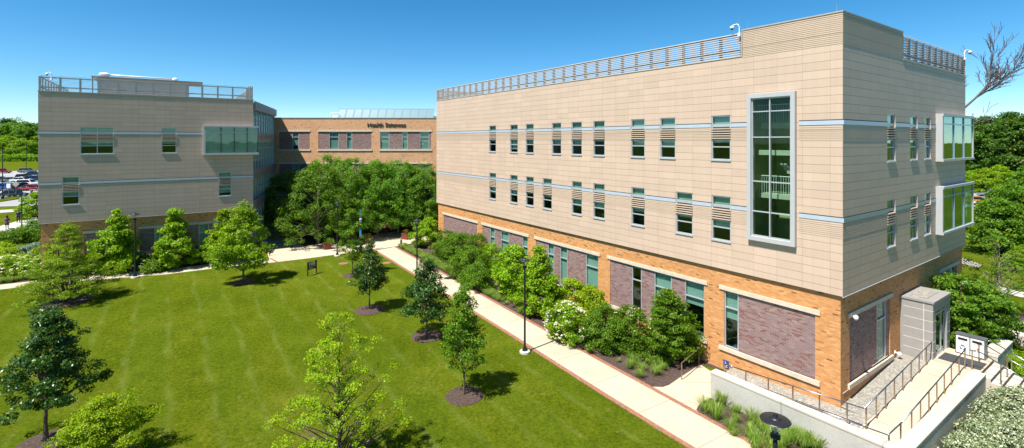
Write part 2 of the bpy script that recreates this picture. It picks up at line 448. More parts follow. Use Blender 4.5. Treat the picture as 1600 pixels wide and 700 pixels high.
# ------------------------------------------------------------------ draped ground sheets
def drape(name, pts, mat, off, kind='structure', step=1.5, skirt=0.0, zfun=None):
    bm = bmesh.new()
    vs = [bm.verts.new((p[0], p[1], 0)) for p in pts]
    f = bm.faces.new(vs)
    if f.normal.z < 0 or f.calc_center_median() is None: pass
    bm.normal_update()
    if f.normal.z < 0: bmesh.ops.reverse_faces(bm, faces=[f])
    bmesh.ops.triangulate(bm, faces=bm.faces[:])
    xs = [p[0] for p in pts]; ys = [p[1] for p in pts]
    if step:
        x = math.floor(min(xs)) + step
        while x < max(xs):
            bmesh.ops.bisect_plane(bm, geom=bm.verts[:] + bm.edges[:] + bm.faces[:], plane_co=(x, 0, 0), plane_no=(1, 0, 0)); x += step
        y = math.floor(min(ys)) + step
        while y < max(ys):
            bmesh.ops.bisect_plane(bm, geom=bm.verts[:] + bm.edges[:] + bm.faces[:], plane_co=(0, y, 0), plane_no=(0, 1, 0)); y += step
    zf = zfun or terrain
    for v in bm.verts: v.co.z = zf(v.co.x, v.co.y) + off
    if skirt:
        be = [e for e in bm.edges if e.is_boundary]
        r = bmesh.ops.extrude_edge_only(bm, edges=be)
        for v in r['geom']:
            if isinstance(v, bmesh.types.BMVert): v.co.z -= skirt
    me = bpy.data.meshes.new(name); bm.to_mesh(me); bm.free()
    me.materials.append(MATS[mat])
    o = link_mesh(name, me)
    if kind: o['kind'] = kind
    return o
def xy(v): return (v[0], v[1])
def offset_line(pts, d):
    out = []
    for i, p in enumerate(pts):
        a = Vector(pts[max(0, i - 1)]); b = Vector(pts[min(len(pts) - 1, i + 1)])
        t = (b - a).normalized(); n = Vector((-t.y, t.x))
        out.append((p[0] + n.x * d, p[1] + n.y * d))
    return out

# the ground, one sheet to the horizon
def ground():
    co = [-2500, -1200, -600, -300, -180, -120, -90]
    xs = co + list(np.arange(-72, 72.1, 1.5)) + [90, 120, 180, 300, 600, 1200, 2500]
    ys = [-2500, -1200, -600, -300, -150, -80, -40] + list(np.arange(-20, 90.1, 1.5)) + [110, 140, 180, 240, 320, 500, 900, 1500, 2500]
    vs = [(x, y, terrain(x, y)) for y in ys for x in xs]
    nx = len(xs)
    fs = [(j * nx + i, j * nx + i + 1, (j + 1) * nx + i + 1, (j + 1) * nx + i) for j in range(len(ys) - 1) for i in range(nx - 1)]
    me = bpy.data.meshes.new('lawn'); me.from_pydata(vs, [], fs); me.materials.append(MATS['lawn'])
    for p in me.polygons: p.use_smooth = True
    tag(link_mesh('lawn', me), kind='structure')
ground()

# diagonal walk between the lawn and the right wing
PLft = [xy(G(588, 391.5)), xy(G(800, 522.5)), xy(G(954, 620)), xy(G(1085, 700))]
e = Vector(PLft[-1]) - Vector(PLft[-2]); e.normalize(); PLft.append(tuple(Vector(PLft[-1]) + e * 14))
PRgt = [xy(G(616, 386.5)), xy(G(800, 489)), xy(G(1037, 620)), xy(G(1182, 700))]
e = Vector(PRgt[-1]) - Vector(PRgt[-2]); e.normalize(); PRgt.append(tuple(Vector(PRgt[-1]) + e * 14))
drape('footpath', PLft + PRgt[::-1], 'walk_diag', 0.03, skirt=0.05)
eb = offset_line(PLft, -0.24); drape('brick_edging', PLft + eb[::-1], 'edge_brick', 0.036, skirt=0.06)
eb = offset_line(PRgt, 0.24); drape('brick_edging', PRgt + eb[::-1], 'edge_brick', 0.036, skirt=0.06)
# walk along the left wing and the paved court
lo = [(-260, 488), (-60, 462), (0, 453), (49, 447), (164, 436.6), (260, 429), (340, 419), (432, 410)]
hi = [(-260, 478), (-60, 453), (0, 445.5), (49, 440), (164, 428), (260, 420.5), (340, 411.5), (420, 404)]
drape('pavement', [xy(G(*p)) for p in lo] + [xy(G(*p)) for p in hi[::-1]], 'walk_left', 0.03, skirt=0.05)
court = [(432, 410), (490, 403), (539, 396.2), (588, 390.3), (618, 385.5), (660, 377.5), (700, 370), (700, 350), (640, 358), (600, 364.5), (560, 372), (520, 379), (474.5, 385.5), (446, 361), (436, 352), (398, 352), (405, 370), (416, 388), (420, 404)]
drape('court_paving', [xy(G(*p)) for p in court], 'plaza', 0.034, skirt=0.05)
bb = [(420, 404), (424, 404), (435, 410), (431, 410)]
drape('brick_edging', [xy(G(*p)) for p in bb], 'edge_brick', 0.042)
# mulch under the grove, in the beds beside both wings
grove = [(474.5, 385.5), (520, 379), (560, 372), (600, 364.5), (640, 358), (700, 349), (720, 343), (440, 343), (440, 355), (446, 361)]
drape('mulch_bed', [xy(G(*p)) for p in grove], 'mulch', 0.012)
def base_l(s, t): 
    p = L(s, t); return (p.x, p.y)
edge = offset_line(PRgt, 0.24)
bedR = [edge[0], edge[1]] + [xy(G(u, v)) for u, v in [(1008, 602), (1022, 605), (1036, 605), (1046, 602), (1060, 592), (1094, 570)]] + [base_l(-5.2, 0.3), base_l(-39.5, 0.3), base_l(-42.5, 0.5), base_l(-43, -3)]
drape('mulch_bed', bedR, 'mulch', 0.014)
bedL = [xy(G(*p)) for p in hi[1:]] + [xy(PL + BX * 15.6 + AX * (-0.2)), xy(PL + BX * (-1) + AX * (-0.2)), xy(PL + BX * (-16) + AX * 1.0)]
drape('mulch_bed', bedL, 'mulch', 0.014)
low = [xy(G(u, v)) for u, v in [(1088, 641), (1092, 634), (1100, 627), (1112, 623)]] + [base_l(3.3, -3.0), base_l(9, -3.0)] + [tuple(Vector(edge[-1])), edge[-2], tuple(Vector(edge[-3]) * 0.6 + Vector(edge[-2]) * 0.4)]
drape('mulch_bed', low, 'mulch', 0.014)
# apron between walk and ramp
apr = [edge[2], xy(G(1020, 605)), xy(G(1036, 605.5)), xy(G(1046, 602)), xy(G(1060, 592)), xy(G(1094, 570)), base_l(-4.5, -1.06), base_l(-4.4, -2.96), xy(G(1100, 627)), xy(G(1092, 634)), xy(G(1088, 641)), tuple(Vector(edge[-3]) * 0.62 + Vector(edge[-2]) * 0.38)]
drape('concrete_apron', apr, 'ramp_conc', 0.026)
# far left: walk with people, lawn strips, kerbs, road, car park
def strip(name, a, b, mat, off, **k):
    return drape(name, [xy(G(*p)) for p in a] + [xy(G(*p)) for p in b[::-1]], mat, off, step=None, **k)
strip('footpath', [(-400, 520), (-60, 405), (0, 378), (60, 350), (110, 325)], [(-420, 430), (-60, 370), (0, 353.5), (60, 336.5), (110, 320)], 'far_walk', 0.04)
strip('footpath', [(-500, 350), (0, 333), (60, 328.5), (160, 322)], [(-500, 342), (0, 328.5), (60, 325), (160, 318.5)], 'far_walk', 0.04)
strip('road', [(-500, 335), (0, 323), (160, 318)], [(-500, 318), (0, 312.5), (160, 309)], 'asphalt', 0.03)
strip('car_park', [(-500, 318.6), (0, 311.5), (200, 308)], [(-500, 262), (0, 268), (200, 262)], 'asphalt', 0.05, skirt=0.15)
isl = [(-20, 313.5), (0, 311.5), (26, 306.5), (32, 309), (26, 312), (0, 316)]
drape('kerb_island', [xy(G(*p)) for p in isl], 'lawn', 0.16, step=None, skirt=0.14)
# right: gravel path, walks, car park
strip('gravel_path', [(1480, 412), (1508, 413.5), (1528, 419)], [(1480, 402), (1508, 404.5), (1537, 415)], 'gravel', 0.03)
strip('footpath', [(1460, 437), (1520, 447), (1560, 456), (1600, 466), (1700, 490)], [(1460, 431), (1520, 440), (1560, 448), (1600, 457), (1700, 480)], 'far_walk', 0.03)
strip('footpath', [(1500, 500), (1550, 512), (1600, 530), (1700, 565)], [(1500, 474), (1550, 482), (1600, 498), (1700, 530)], 'far_walk', 0.03)
strip('brick_edging', [(1500, 474), (1550, 482), (1600, 498), (1700, 530)], [(1500, 471.5), (1550, 479), (1600, 494.5), (1700, 526)], 'edge_brick', 0.036)
strip('car_park', [(1400, 335), (1520, 335), (1700, 345)], [(1400, 266), (1520, 272), (1700, 288)], 'asphalt', 0.05, skirt=0.15)
strip('footpath', [(1400, 270), (1520, 277.5), (1700, 286)], [(1400, 267), (1520, 275), (1700, 283.5)], 'far_walk', 0.06)
# mulch discs on the lawn
def disc(c, r, name='mulch_ring', mat='mulch', h=0.05):
    rr = random.Random(int(c[0] * 13 + c[1] * 7))
    n = 22; mb = MB()
    ring = lambda k, z: [(c[0] + k * r * (1 + 0.05 * rr.uniform(-1, 1)) * math.cos(2 * PI * i / n), c[1] + k * r * (1 + 0.05 * rr.uniform(-1, 1)) * math.sin(2 * PI * i / n), terrain(c[0], c[1]) + z) for i in range(n)]
    a = ring(1.0, 0.0); b_ = ring(0.8, h); c_ = ring(0.35, h * 1.3)
    for i in range(n):
        j = (i + 1) % n
        mb.face([a[i], a[j], b_[j], b_[i]]); mb.face([b_[i], b_[j], c_[j], c_[i]])
    mb.face(c_)
    o = mb.build(name, mat); o['kind'] = 'structure'; return o

# ------------------------------------------------------------------ facades
def m_long(off=0.0):      # local x along, outward -y
    return lambda u, z, d: (u, -(d) - off, z)
def m_end(off=0.0):       # local y along, outward +x
    return lambda u, z, d: (d + off, u, z)
def facade(mb, m, u0, u1, z0, z1, holes, depth=0.16, flip=False):
    us = sorted({u0, u1} | {h[0] for h in holes} | {h[1] for h in holes}); us = [x for x in us if u0 <= x <= u1]
    zs = sorted({z0, z1} | {h[2] for h in holes} | {h[3] for h in holes}); zs = [x for x in zs if z0 <= x <= z1]
    for i in range(len(us) - 1):
        for j in range(len(zs) - 1):
            cu = (us[i] + us[i + 1]) / 2; cz = (zs[j] + zs[j + 1]) / 2
            if any(h[0] < cu < h[1] and h[2] < cz < h[3] for h in holes): continue
            mb.face([m(us[i], zs[j], 0), m(us[i + 1], zs[j], 0), m(us[i + 1], zs[j + 1], 0), m(us[i], zs[j + 1], 0)])
    for (a, b_, c, d) in [h[:4] for h in holes]:
        mb.face([m(a, c, 0), m(b_, c, 0), m(b_, c, -depth), m(a, c, -depth)])
        mb.face([m(a, d, 0), m(b_, d, 0), m(b_, d, -depth), m(a, d, -depth)])
        mb.face([m(a, c, 0), m(a, d, 0), m(a, d, -depth), m(a, c, -depth)])
        mb.face([m(b_, c, 0), m(b_, d, 0), m(b_, d, -depth), m(b_, c, -depth)])
def ring_frame(mb, m, u0, u1, z0, z1, w, d0, d1):
    mb.mbox(m, u0, u0 + w, z0, z1, d0, d1); mb.mbox(m, u1 - w, u1, z0, z1, d0, d1)
    mb.mbox(m, u0 + w, u1 - w, z0, z0 + w, d0, d1); mb.mbox(m, u0 + w, u1 - w, z1 - w, z1, d0, d1)

def clad_window(par, m, u0, u1, zt, zb, band=(0.60, 0.80), seed=0, mull=None, room='interior_dark'):
    """tall slot: head pane, facade band, louvres, two lower panes"""
    rr = random.Random(seed)
    bz0, bz1 = band
    mb = MB(); w = 0.06
    ring_frame(mb, m, u0 + .003, u1 - .003, zb + .003, zt - .003, w, -0.15, -0.03)
    mb.mbox(m, u0 + w, u1 - w, bz0 + 0.02, bz1 - 0.02, -0.14, -0.05)
    lz1 = bz0 - 0.02; lz0 = bz0 - 0.66
    mb.mbox(m, u0 + w, u1 - w, lz0 - 0.05, lz0, -0.14, -0.05)
    mb.mbox(m, u0 + w, u1 - w, lz0 - 0.42, lz0 - 0.36, -0.14, -0.04)
    mb.mbox(m, u0 - 0.02, u1 + 0.02, zb - 0.06, zb + 0.002, -0.02, 0.05)       # sill
    if mull is not None:
        mb.mbox(m, mull - 0.03, mull + 0.03, zb + w, zt - w, -0.139, -0.045)
    win = mb.build('window', 'alu', par)
    g = MB(); g.mbox(m, u0 + w, u1 - w, zb + w, zt - w, -0.11, -0.10); g.build('pane', 'glass', win)
    s = MB(); z = lz0 + 0.045
    while z < lz1 - 0.02:
        s.mbox(m, u0 + 0.01, u1 - 0.01, z, z + 0.055, -0.06, 0.035); z += 0.125
    s.build('louvre', 'rib', win)
    s = MB(); s.mbox(m, u0 + w, u1 - w, lz0, lz1, -0.098, -0.07); s.build('louvre_gap_shade', 'dark_gap', win)  # added dark sheet, paints the shade in the gaps between slats
    bl = MB(); drop = rr.choice([0.35, 0.45, 0.75, 0.95, 1.0])
    zz = zt - w - (zt - zb - 2 * w) * (0.60 + 0.36 * drop * rr.random())
    bl.mbox(m, u0 + w, u1 - w, zz, zt - w, -0.21, -0.20); bl.build('blind', 'blind', win)
    return win

def brick_window(par, m, u0, u1, z0, z1, seed=0, split=0.70, blind=None):
    rr = random.Random(seed)
    mb = MB(); w = 0.055
    ring_frame(mb, m, u0 + .003, u1 - .003, z0 + .003, z1 - .003, w, -0.15, -0.05)
    zs = z0 + (z1 - z0) * split
    mb.mbox(m, u0 + w, u1 - w, zs - 0.03, zs + 0.03, -0.14, -0.045)
    win = mb.build('window', 'alu', par)
    g = MB(); g.mbox(m, u0 + w, u1 - w, z0 + w, z1 - w, -0.115, -0.105); g.build('pane', 'glass', win)
    k = blind if blind is not None else rr.choice([0.8, 1.0, 1.0, 1.0, 1.0])
    bl = MB(); bl.mbox(m, u0 + w, u1 - w, z1 - w - (z1 - z0 - 2 * w) * k, z1 - w, -0.20, -0.19); bl.build('blind', 'blind', win)
    return win

def brick_group(par, m, lint, segs, zl, zs, hole_list, seed=0, blinds=None):
    """limestone head and sill over a run of purple brick and windows. zl: underside of head, zs: top of sill"""
    u0, u1 = lint
    l = MB(); l.mbox(m, u0 - .1, u1 + .1, zl, zl + 0.21, -0.05, 0.06); l.build('lintel', 'limestone', par)
    l = MB(); l.mbox(m, u0 - .1, u1 + .1, zs - 0.22, zs, -0.05, 0.09); l.build('sill', 'limestone', par)
    for i, (k, a, b_) in enumerate(segs):
        a, b_ = min(a, b_), max(a, b_)
        if k == 'p':
            p = MB(); p.mbox(m, a, b_, zs, zl, -0.3, -0.045); p.build('brick_panel', 'purple_brick', par)
        else:
            brick_window(par, m, a, b_, zs, zl, seed + i, blind=(blinds or {}).get(i))
    a = min(min(x[1], x[2]) for x in segs); b_ = max(max(x[1], x[2]) for x in segs)
    hole_list.append((a, b_, zs, zl))

def band_strip(par, m, segs, z0, z1, mat='band_metal'):
    for a, b_ in segs:
        mb = MB(); mb.mbox(m, a, b_, z0, z1, 0.002, 0.022)
        o = mb.build('metal_band', mat, par)
        mb = MB(); mb.mbox(m, a, b_, z1 + 0.004, z1 + 0.045, 0.003, 0.012)
        mb.build('shadow_gap', 'dark_gap', o)
def rib_strip(par, m, segs, z0, z1, pitch=0.085, name='ribbed_panel', dep=0.010):
    for a, b_ in segs:
        z = z0; mb = MB()
        while z < z1 - 0.03:
            mb.mbox(m, a, b_, z, z + pitch * 0.40, 0.002, dep); z += pitch
        mb.build(name, 'rib', par)
def gaps(u0, u1, holes):
    out = []; x = u0
    for a, b_ in sorted(holes):
        if a > x: out.append((x, a))
        x = max(x, b_)
    if x < u1: out.append((x, u1))
    return out

# ================================================================== RIGHT WING
RW = empty('academic_building', L(0, 0, 0), ROT, 'large tan clad wing over orange brick with tall stair window and entrance porch', 'building')
ml = m_long(); me_ = m_end()
zc0 = H - 6.85; zp = H + 4.29; zt = H + 5.62
LEN = 39.6; DEP = 18.7
up_u = [(764.3, 774.9), (797, 809), (821.5, 833.9), (862.3, 876.9), (893, 909.2), (927, 945), (985.9, 1007.5), (1031.4, 1055.4), (1111.4, 1141.6)]
lo_u = [(764.5, 775), (797, 808.8), (821.7, 834), (848, 862.2), (893.4, 909.3), (927, 945), (986.5, 1007.5), (1056, 1082.4), (1112, 1142)]
UW = [(s_of(a), s_of(b)) for a, b in up_u]; LW = [(s_of(a), s_of(b)) for a, b in lo_u]
holes = [(a, b, H - 1.06, H + 1.32) for a, b in UW] + [(a, b, H - 5.36, H - 2.98) for a, b in LW]
# tall stair window
sa, sb = s_of(1177), s_of(1243)
TW = (sa, sb, H - 4.75, H + 2.05)
holes.append(TW)
mb = MB(); facade(mb, ml, -LEN, 0, zc0, zp, holes)
top_a = s_of(1160)
facade(mb, ml, top_a, 0, zp, zt, [])
ends = [(1386.4, 1399), (1422.3, 1433.5), (1444.2, 1454.2)]
EW = [(t_of(a), t_of(b)) for a, b in ends]
bay = (t_of(1462), DEP - 0.02)
eh = [(a, b, H - 1.06, H + 1.32) for a, b in EW] + [(a, b, H - 5.36, H - 2.98) for a, b in EW] + [(bay[0] + .1, DEP - .25, H - 1.15, H + 1.35), (bay[0] + .1, DEP - .25, H - 5.42, H - 2.9)]
zpe = H + 4.19
facade(mb, me_, 0, DEP, zc0, zpe, eh)
te = t_of(1411)
facade(mb, me_, 0, te, zpe, zt, [])
# back and far walls, soffit lip, returns of the high parapet
mb.face([(-LEN, DEP, zc0), (0, DEP, zc0), (0, DEP, zpe), (-LEN, DEP, zpe)])
mb.face([(-LEN, 0, zc0), (-LEN, DEP, zc0), (-LEN, DEP, zp), (-LEN, 0, zp)])
mb.box(top_a, -0.02, 0.02, 0.30, zp, zt - 0.004); mb.box(-0.30, -0.02, 0.30, te, zp, zt - 0.004)
mb.build('cladding_wall', 'cladding', RW)
mb = MB(); mb.box(top_a - .02, 0.03, -0.03, 0.34, zt, zt + 0.06); mb.box(-0.34, 0.03, 0.34, te, zt, zt + 0.06)
mb.box(-LEN, top_a - .02, -0.03, 0.25, zp, zp + 0.05); mb.box(-0.25, 0.03, te, DEP, zpe, zpe + 0.06)
mb.build('coping', 'screen_slat', RW)
mb = MB(); mb.box(-LEN + .05, -0.05, 0.05, DEP - .05, zp - 0.65, zp - 0.5); mb.build('roof', 'roof_membrane', RW)
mb = MB(); mb.box(-LEN + 0.02, -0.02, 0.02, DEP - .02, zc0 - 0.02, zc0 + 0.06)
mb.build('soffit', 'screen_post', RW)  # dark colour paints the shadow line below the cladding
mb = MB(); mb.box(-0.02, 0.03, -0.01, DEP, zc0 - 0.05, zc0 - .022); mb.build('drip_edge', 'alu_white', RW)
# floors and inner partitions seen through the glass
for zf in (H - 2.45, H + 2.0):
    f = MB(); f.box(-LEN + .2, sa - .6, 0.25, DEP - .25, zf - 0.3, zf); f.box(sa - .6, -0.25, 3.5, DEP - .25, zf - .301, zf - .001); f.build('floor_slab', 'interior_light', RW)
f = MB(); f.box(-LEN + .2, sa - 0.6, 4.2, 4.35, H - 10.5, H + 3.6); f.box(-4.6, -4.45, 4.6, DEP - .3, 2.0, H + 3.6); f.build('partition', 'interior_light', RW)
# bands
uh = [(a, b) for a, b in UW] + [(s_of(1169.9), s_of(1248.5))]
lh = [(a, b) for a, b in LW] + [(s_of(1169.9), s_of(1248.5))]
b1 = (H + 0.69, H + 0.88); b2 = (H - 3.61, H - 3.42)
band_strip(RW, ml, gaps(-LEN, 0.05, uh), *b1); band_strip(RW, ml, gaps(-LEN, 0.05, lh), *b2)
tw = [(a, b) for a, b in EW] + [(bay[0], DEP)]
band_strip(RW, me_, gaps(0.0, DEP, tw), *b1, mat='alu_blue'); band_strip(RW, me_, gaps(0.0, DEP, tw), *b2, mat='alu_blue')
rib_strip(RW, ml, gaps(-LEN, -0.01, uh), H - 0.02, H + 0.64); rib_strip(RW, ml, gaps(-LEN, -0.01, lh), H - 4.32, H - 3.66)
rib_strip(RW, me_, gaps(0.01, DEP, tw), H - 0.02, H + 0.64); rib_strip(RW, me_, gaps(0.01, DEP, tw), H - 4.32, H - 3.66)
rib_strip(RW, ml, [(top_a, -0.01)], zp - 0.05, zt - 0.03, dep=.011); rib_strip(RW, me_, [(0.01, te)], zp - 0.05, zt - 0.03, dep=.011)
for i, (a, b) in enumerate(UW): clad_window(RW, ml, a, b, H + 1.32, H - 1.06, b1, 10 + i)
for i, (a, b) in enumerate(LW): clad_window(RW, ml, a, b, H - 2.98, H - 5.36, b2, 40 + i)
for i, (a, b) in enumerate(EW): clad_window(RW, me_, a, b, H + 1.32, H - 1.06, b1, 70 + i); clad_window(RW, me_, a, b, H - 2.98, H - 5.36, b2, 90 + i)
# tall window
mb = MB(); oa, ob = s_of(1169.9), s_of(1245)
w = 0.2
ring_frame(mb, ml, oa, ob, H - 5.0, H + 2.3, 0.2, 0.0, 0.20)
cu = (sa + sb) / 2 - 0.14
zs_ = [TW[2], H - 3.55, H - 2.05, H + 0.15, H + 1.42, TW[3]]
mid = []
fr = mb.build('stair_window', 'alu_white', RW)
mb = MB(); ring_frame(mb, ml, oa + .2, ob - .2, H - 4.8, H + 2.1, 0.06, -0.06, 0.10)
mb.mbox(ml, cu - .026, cu + .026, H - 4.74, H + 2.04, -0.05, 0.11)
for zz in zs_[1:-1]:
    mb.mbox(ml, oa + .26, cu - .035, zz - .026, zz + .026, -0.05, 0.09); mb.mbox(ml, cu + .035, ob - .26, zz - .026, zz + .026, -0.05, 0.09)
mb.build('mullion', 'alu', fr)
g = MB(); g.mbox(ml, oa + .24, ob - .24, H - 4.76, H + 2.06, 0.0, 0.012); g.build('pane', 'glass_stair', fr)
# stair inside
st = MB()
st.box(sa - .3, sb + .3, 0.9, 2.4, H - 2.95, H - 2.72); st.box(sa - .3, sb + .3, 0.6, 0.8, H - 0.75, H - 0.5); st.box(sa - .3, sb + .3, 1.3, 2.4, H + 0.6, H + 0.9)
for k in range(9): st.box(sb - .2 - .16 * k, sb + .1 - .16 * k, 1.6, 2.7, H - 2.72 + .17 * k, H - 2.72 + .17 * (k + 1))
st.build('stair_landing', 'stair_light', RW)
st = MB(); st.box(sa - .55, sa - .5, 0.3, 3.4, H - 6.5, H + 3.4); st.box(sa - .5, sb + .6, 3.3, 3.4, H - 6.5, H + 3.4); st.build('stair_wall', 'interior_green', RW)
st = MB()
for zz in (H - 2.72, H + 0.9):
    st.tube((sa - .3, 0.95, zz + .9), (sb + .3, 0.95, zz + .9), 0.025)
    x = sa - .3
    while x < sb + .3:
        st.tube((x, .95, zz), (x, .95, zz + .9), 0.012, n=5); x += 0.12
st.build('stair_railing', 'white_paint', RW)
# corner bays
for (z0, z1) in ((H - 1.25, H + 1.55), (H - 5.52, H - 2.72)):
    mb = MB(); y0, y1 = bay[0], DEP + 0.45; pr = 0.32
    mb.box(0.002, pr, y0, y0 + 0.22, z0 + .14, z1 - .14)                     # white cheek
    mb.box(-0.1, pr + .04, y0, y1, z1 - .14, z1); mb.box(-0.1, pr + .04, y0, y1, z0, z0 + .14)
    mb.box(pr - .10, pr, y1 - .12, y1 - .02, z0 + .14, z1 - .14)
    fr = mb.build('bay_window', 'alu_white', RW)
    g = MB(); g.box(pr - .06, pr - .05, y0 + .22, y1 - .1, z0 + .14, z1 - .14); g.box(0.0, pr - .06, y1 - .08, y1 - .07, z0 + .14, z1 - .14); g.build('pane', 'glass_green', fr)
    q = MB(); n = 3
    for k in range(1, n):
        yy = y0 + .22 + (y1 - y0 - .3) * k / n
        q.box(pr - .085, pr - .0, yy - .016, yy + .016, z0 + .14, z1 - .14)
    q.box(pr - .08, pr + .005, y0 + .22, y1 - .12, z1 - .62, z1 - .56)
    q.build('mullion', 'alu_blue', fr)
# roof screen: long side, end side and the sides behind
def screen(par, m, u0, u1, z0, z1, pitch=0.115, slat=0.05, post=1.165, mat='screen_slat', pmat='screen_post', pw=0.20, pd=0.10):
    mb = MB(); z = z0
    while z < z1:
        for (da, za, db, zb_) in ((-.015, z, -.06, z + slat),):
            a = m(u0, za, da); b = m(u1, za, da); c = m(u1, zb_, db); d = m(u0, zb_, db)
            a2 = m(u0, za - .022, da); b2 = m(u1, za - .022, da); c2 = m(u1, zb_ - .022, db); d2 = m(u0, zb_ - .022, db)
            mb.face([a, b, c, d]); mb.face([d2, c2, b2, a2]); mb.face([a2, b2, b, a]); mb.face([d, c, c2, d2])
        z += pitch
    mb.mbox(m, u0, u0 + .05, z0, z1, -0.05, 0.0); mb.mbox(m, u1 - .05, u1, z0, z1, -0.05, 0.0)
    mb.build('screen_slats', mat, par)
    mb = MB(); n = max(1, round((u1 - u0) / post))
    for k in range(n + 1):
        uu = u0 + .1 + (u1 - u0 - .2) * k / n
        mb.mbox(m, uu - .04, uu + .04, z0, z1 - .03, -0.06 - pw, -0.055)
    mb.mbox(m, u0, u1, z0 + .25, z0 + .33, -0.16, -0.06); mb.mbox(m, u0, u1, z1 - .14, z1 - .08, -0.12, -0.06)
    mb.build('screen_frame', pmat, par)
screen(RW, ml, -LEN, top_a - .03, zp + .06, H + 5.56, pitch=.115, slat=.038)
screen(RW, me_, te + .03, DEP, zpe + .08, H + 5.50, pitch=0.135, slat=0.075, mat='screen_slat')
screen(RW, lambda u, z, d: (u, DEP + d, z), -LEN, -0.1, zp, H + 5.4, post=2.33)
screen(RW, lambda u, z, d: (-LEN - d, u, z), 0.1, DEP, zp, H + 5.5, post=2.33)
# ---- brick storey
bo = 0.14
mlb = m_long(-bo); meb = m_end(-bo)
bh = []
zl = H - 7.98; zs = H - 10.98
S = s_of
brick_group(RW, mlb, (S(690.4), S(744.4)), [('p', S(691.5), S(743.5))], zl, zs, bh, 1)
brick_group(RW, mlb, (S(751), S(823.5)), [('p', S(752), S(763.5)), ('w', S(763.5), S(770.5)), ('p', S(770.5), S(780)), ('w', S(780), S(792.5)), ('p', S(792.5), S(813.8)), ('w', S(813.8), S(822.3))], zl, zs, bh, 2)
brick_group(RW, mlb, (S(834), S(934)), [('p', S(835.3), S(853.6)), ('w', S(853.6), S(863)), ('p', S(863), S(872.5)), ('w', S(872.5), S(883.7)), ('p', S(883.7), S(912.6)), ('w', S(912.6), S(932.4))], zl, zs, bh, 12)
brick_group(RW, mlb, (S(948.5), S(1101)), [('p', S(951), S(984.5)), ('w', S(984.5), S(999.5)), ('p', S(999.5), S(1019.5)), ('w', S(1019.5), S(1046.5)), ('p', S(1046.5), S(1067)), ('w', S(1067), S(1098))], zl, zs, bh, 23, blinds={1: 0.05, 3: 0.5, 5: 0.45})
brick_group(RW, mlb, (S(1124.5), S(1276)), [('w', S(1129), S(1151)), ('p', S(1151), S(1271.4))], zl, zs, bh, 31, blinds={0: 0.5})
eb_h = []
# end face: one panel with window by the corner; another beyond the porch
pz = zl; T = t_of
brick_group(RW, meb, (T(1331.5), T(1398)), [('p', T(1333), T(1377)), ('w', T(1377), T(1391)), ('p', T(1391), T(1396))], zl - 0.03, zs, eb_h, 41, blinds={1: 0.0})
brick_group(RW, meb, (T(1472), T(1501)), [('p', T(1473), T(1491)), ('w', T(1491), T(1499))], zl, zs, eb_h, 43)
mb = MB()
facade(mb, mlb, -LEN + .14, -bo, -0.6, zc0, bh, depth=0.25)
facade(mb, meb, bo, DEP - .14, -0.6, zc0, eb_h, depth=0.25)
mb.face([(-LEN + .14, bo, -.6), (-LEN + .14, DEP - .14, -.6), (-LEN + .14, DEP - .14, zc0), (-LEN + .14, bo, zc0)])
mb.face([(-LEN + .14, DEP - .14, -.6), (-bo, DEP - .14, -.6), (-bo, DEP - .14, zc0), (-LEN + .14, DEP - .14, zc0)])
mb.build('brick_wall', 'tan_brick', RW)
f = MB(); f.box(-LEN + .4, -0.5, 0.5, DEP - .4, 0.95, 1.1); f.build('floor_slab', 'interior_dark', RW)
# three long stone courses in the end plinth
mb = MB()
for (ya, yb, zz) in ((0.35, 2.0, 1.05), (1.9, 4.2, 1.22), (3.6, 5.6, 1.40)):
    mb.mbox(meb, ya, yb, zz, zz + 0.025, 0.002, 0.02)
mb.build('stone_course', 'limestone', RW)
# ---- porch
py0 = 7.35; py1 = 10.15; px = 1.22; pzt = H - 8.25; pzb = 1.25
mb = MB()
mb.box(-0.13, px - .0, py0, py0 + .18, 0.55, pzt - 0.004)                 # side facing the ramp
mb.box(-0.13, px, py1 - .18, py1, 0.55, pzt - 0.004)
mb.box(px - .18, px - .001, py0 + .18, py0 + .42, 0.9, pzt - .005); mb.box(px - .18, px - .001, py1 - .5, py1 - .18, 0.9, pzt - .005)
mb.box(px - .18, px - .002, py0 + .42, py1 - .5, pzt - .45, pzt - .006)
porch = mb.build('porch', 'vest_panel', RW)
mb = MB()
for k in range(6):
    zz = 1.05 + k * 0.52
    mb.box(0.0, px + .003, py0 - .004, py0, zz, zz + .025); mb.box(px, px + .004, py0, py0 + .42, zz, zz + .02); mb.box(px, px + .004, py1 - .5, py1, zz, zz + .02)
mb.box(px * .68, px * .68 + .03, py0 - .006, py0 - .001, .6, pzt)
mb.build('panel_joint', 'vest_joint', porch)
mb = MB(); mb.box(-0.12, px + .05, py0 - .05, py1 + .05, pzt, pzt + .10)
mb.build('porch_roof', 'vest_panel', porch)
mb = MB(); mb.box(0.1, px - .35, py0 + .35, py1 - .5, pzt + .102, pzt + .13); mb.build('roof_gravel', 'gravel', porch)
da, db = py0 + .42, py1 - .5
mb = MB()
def mp(u, z, d): return (px - .06 + d, u, z)
ring_frame(mb, mp, da, db, 1.25, pzt - .45, .07, -.06, .02)
mb.mbox(mp, da + .07, db - .07, 3.35, 3.45, -.05, .015)
mb.mbox(mp, (da + db) / 2 + .1, (da + db) / 2 + .17, 1.3, pzt - .5, -.05, .015)
mb.mbox(mp, da + .07, (da + db) / 2 + .1, 1.29, 1.45, -.05, .01)
mb.mbox(mp, da + .17, da + .22, 1.45, 3.35, -.045, .012)
d = mb.build('door', 'alu', porch)
g = MB(); g.mbox(mp, da + .07, db - .07, 1.3, pzt - .5, -.03, -.02); g.build('door_glass', 'glass_dark', porch)
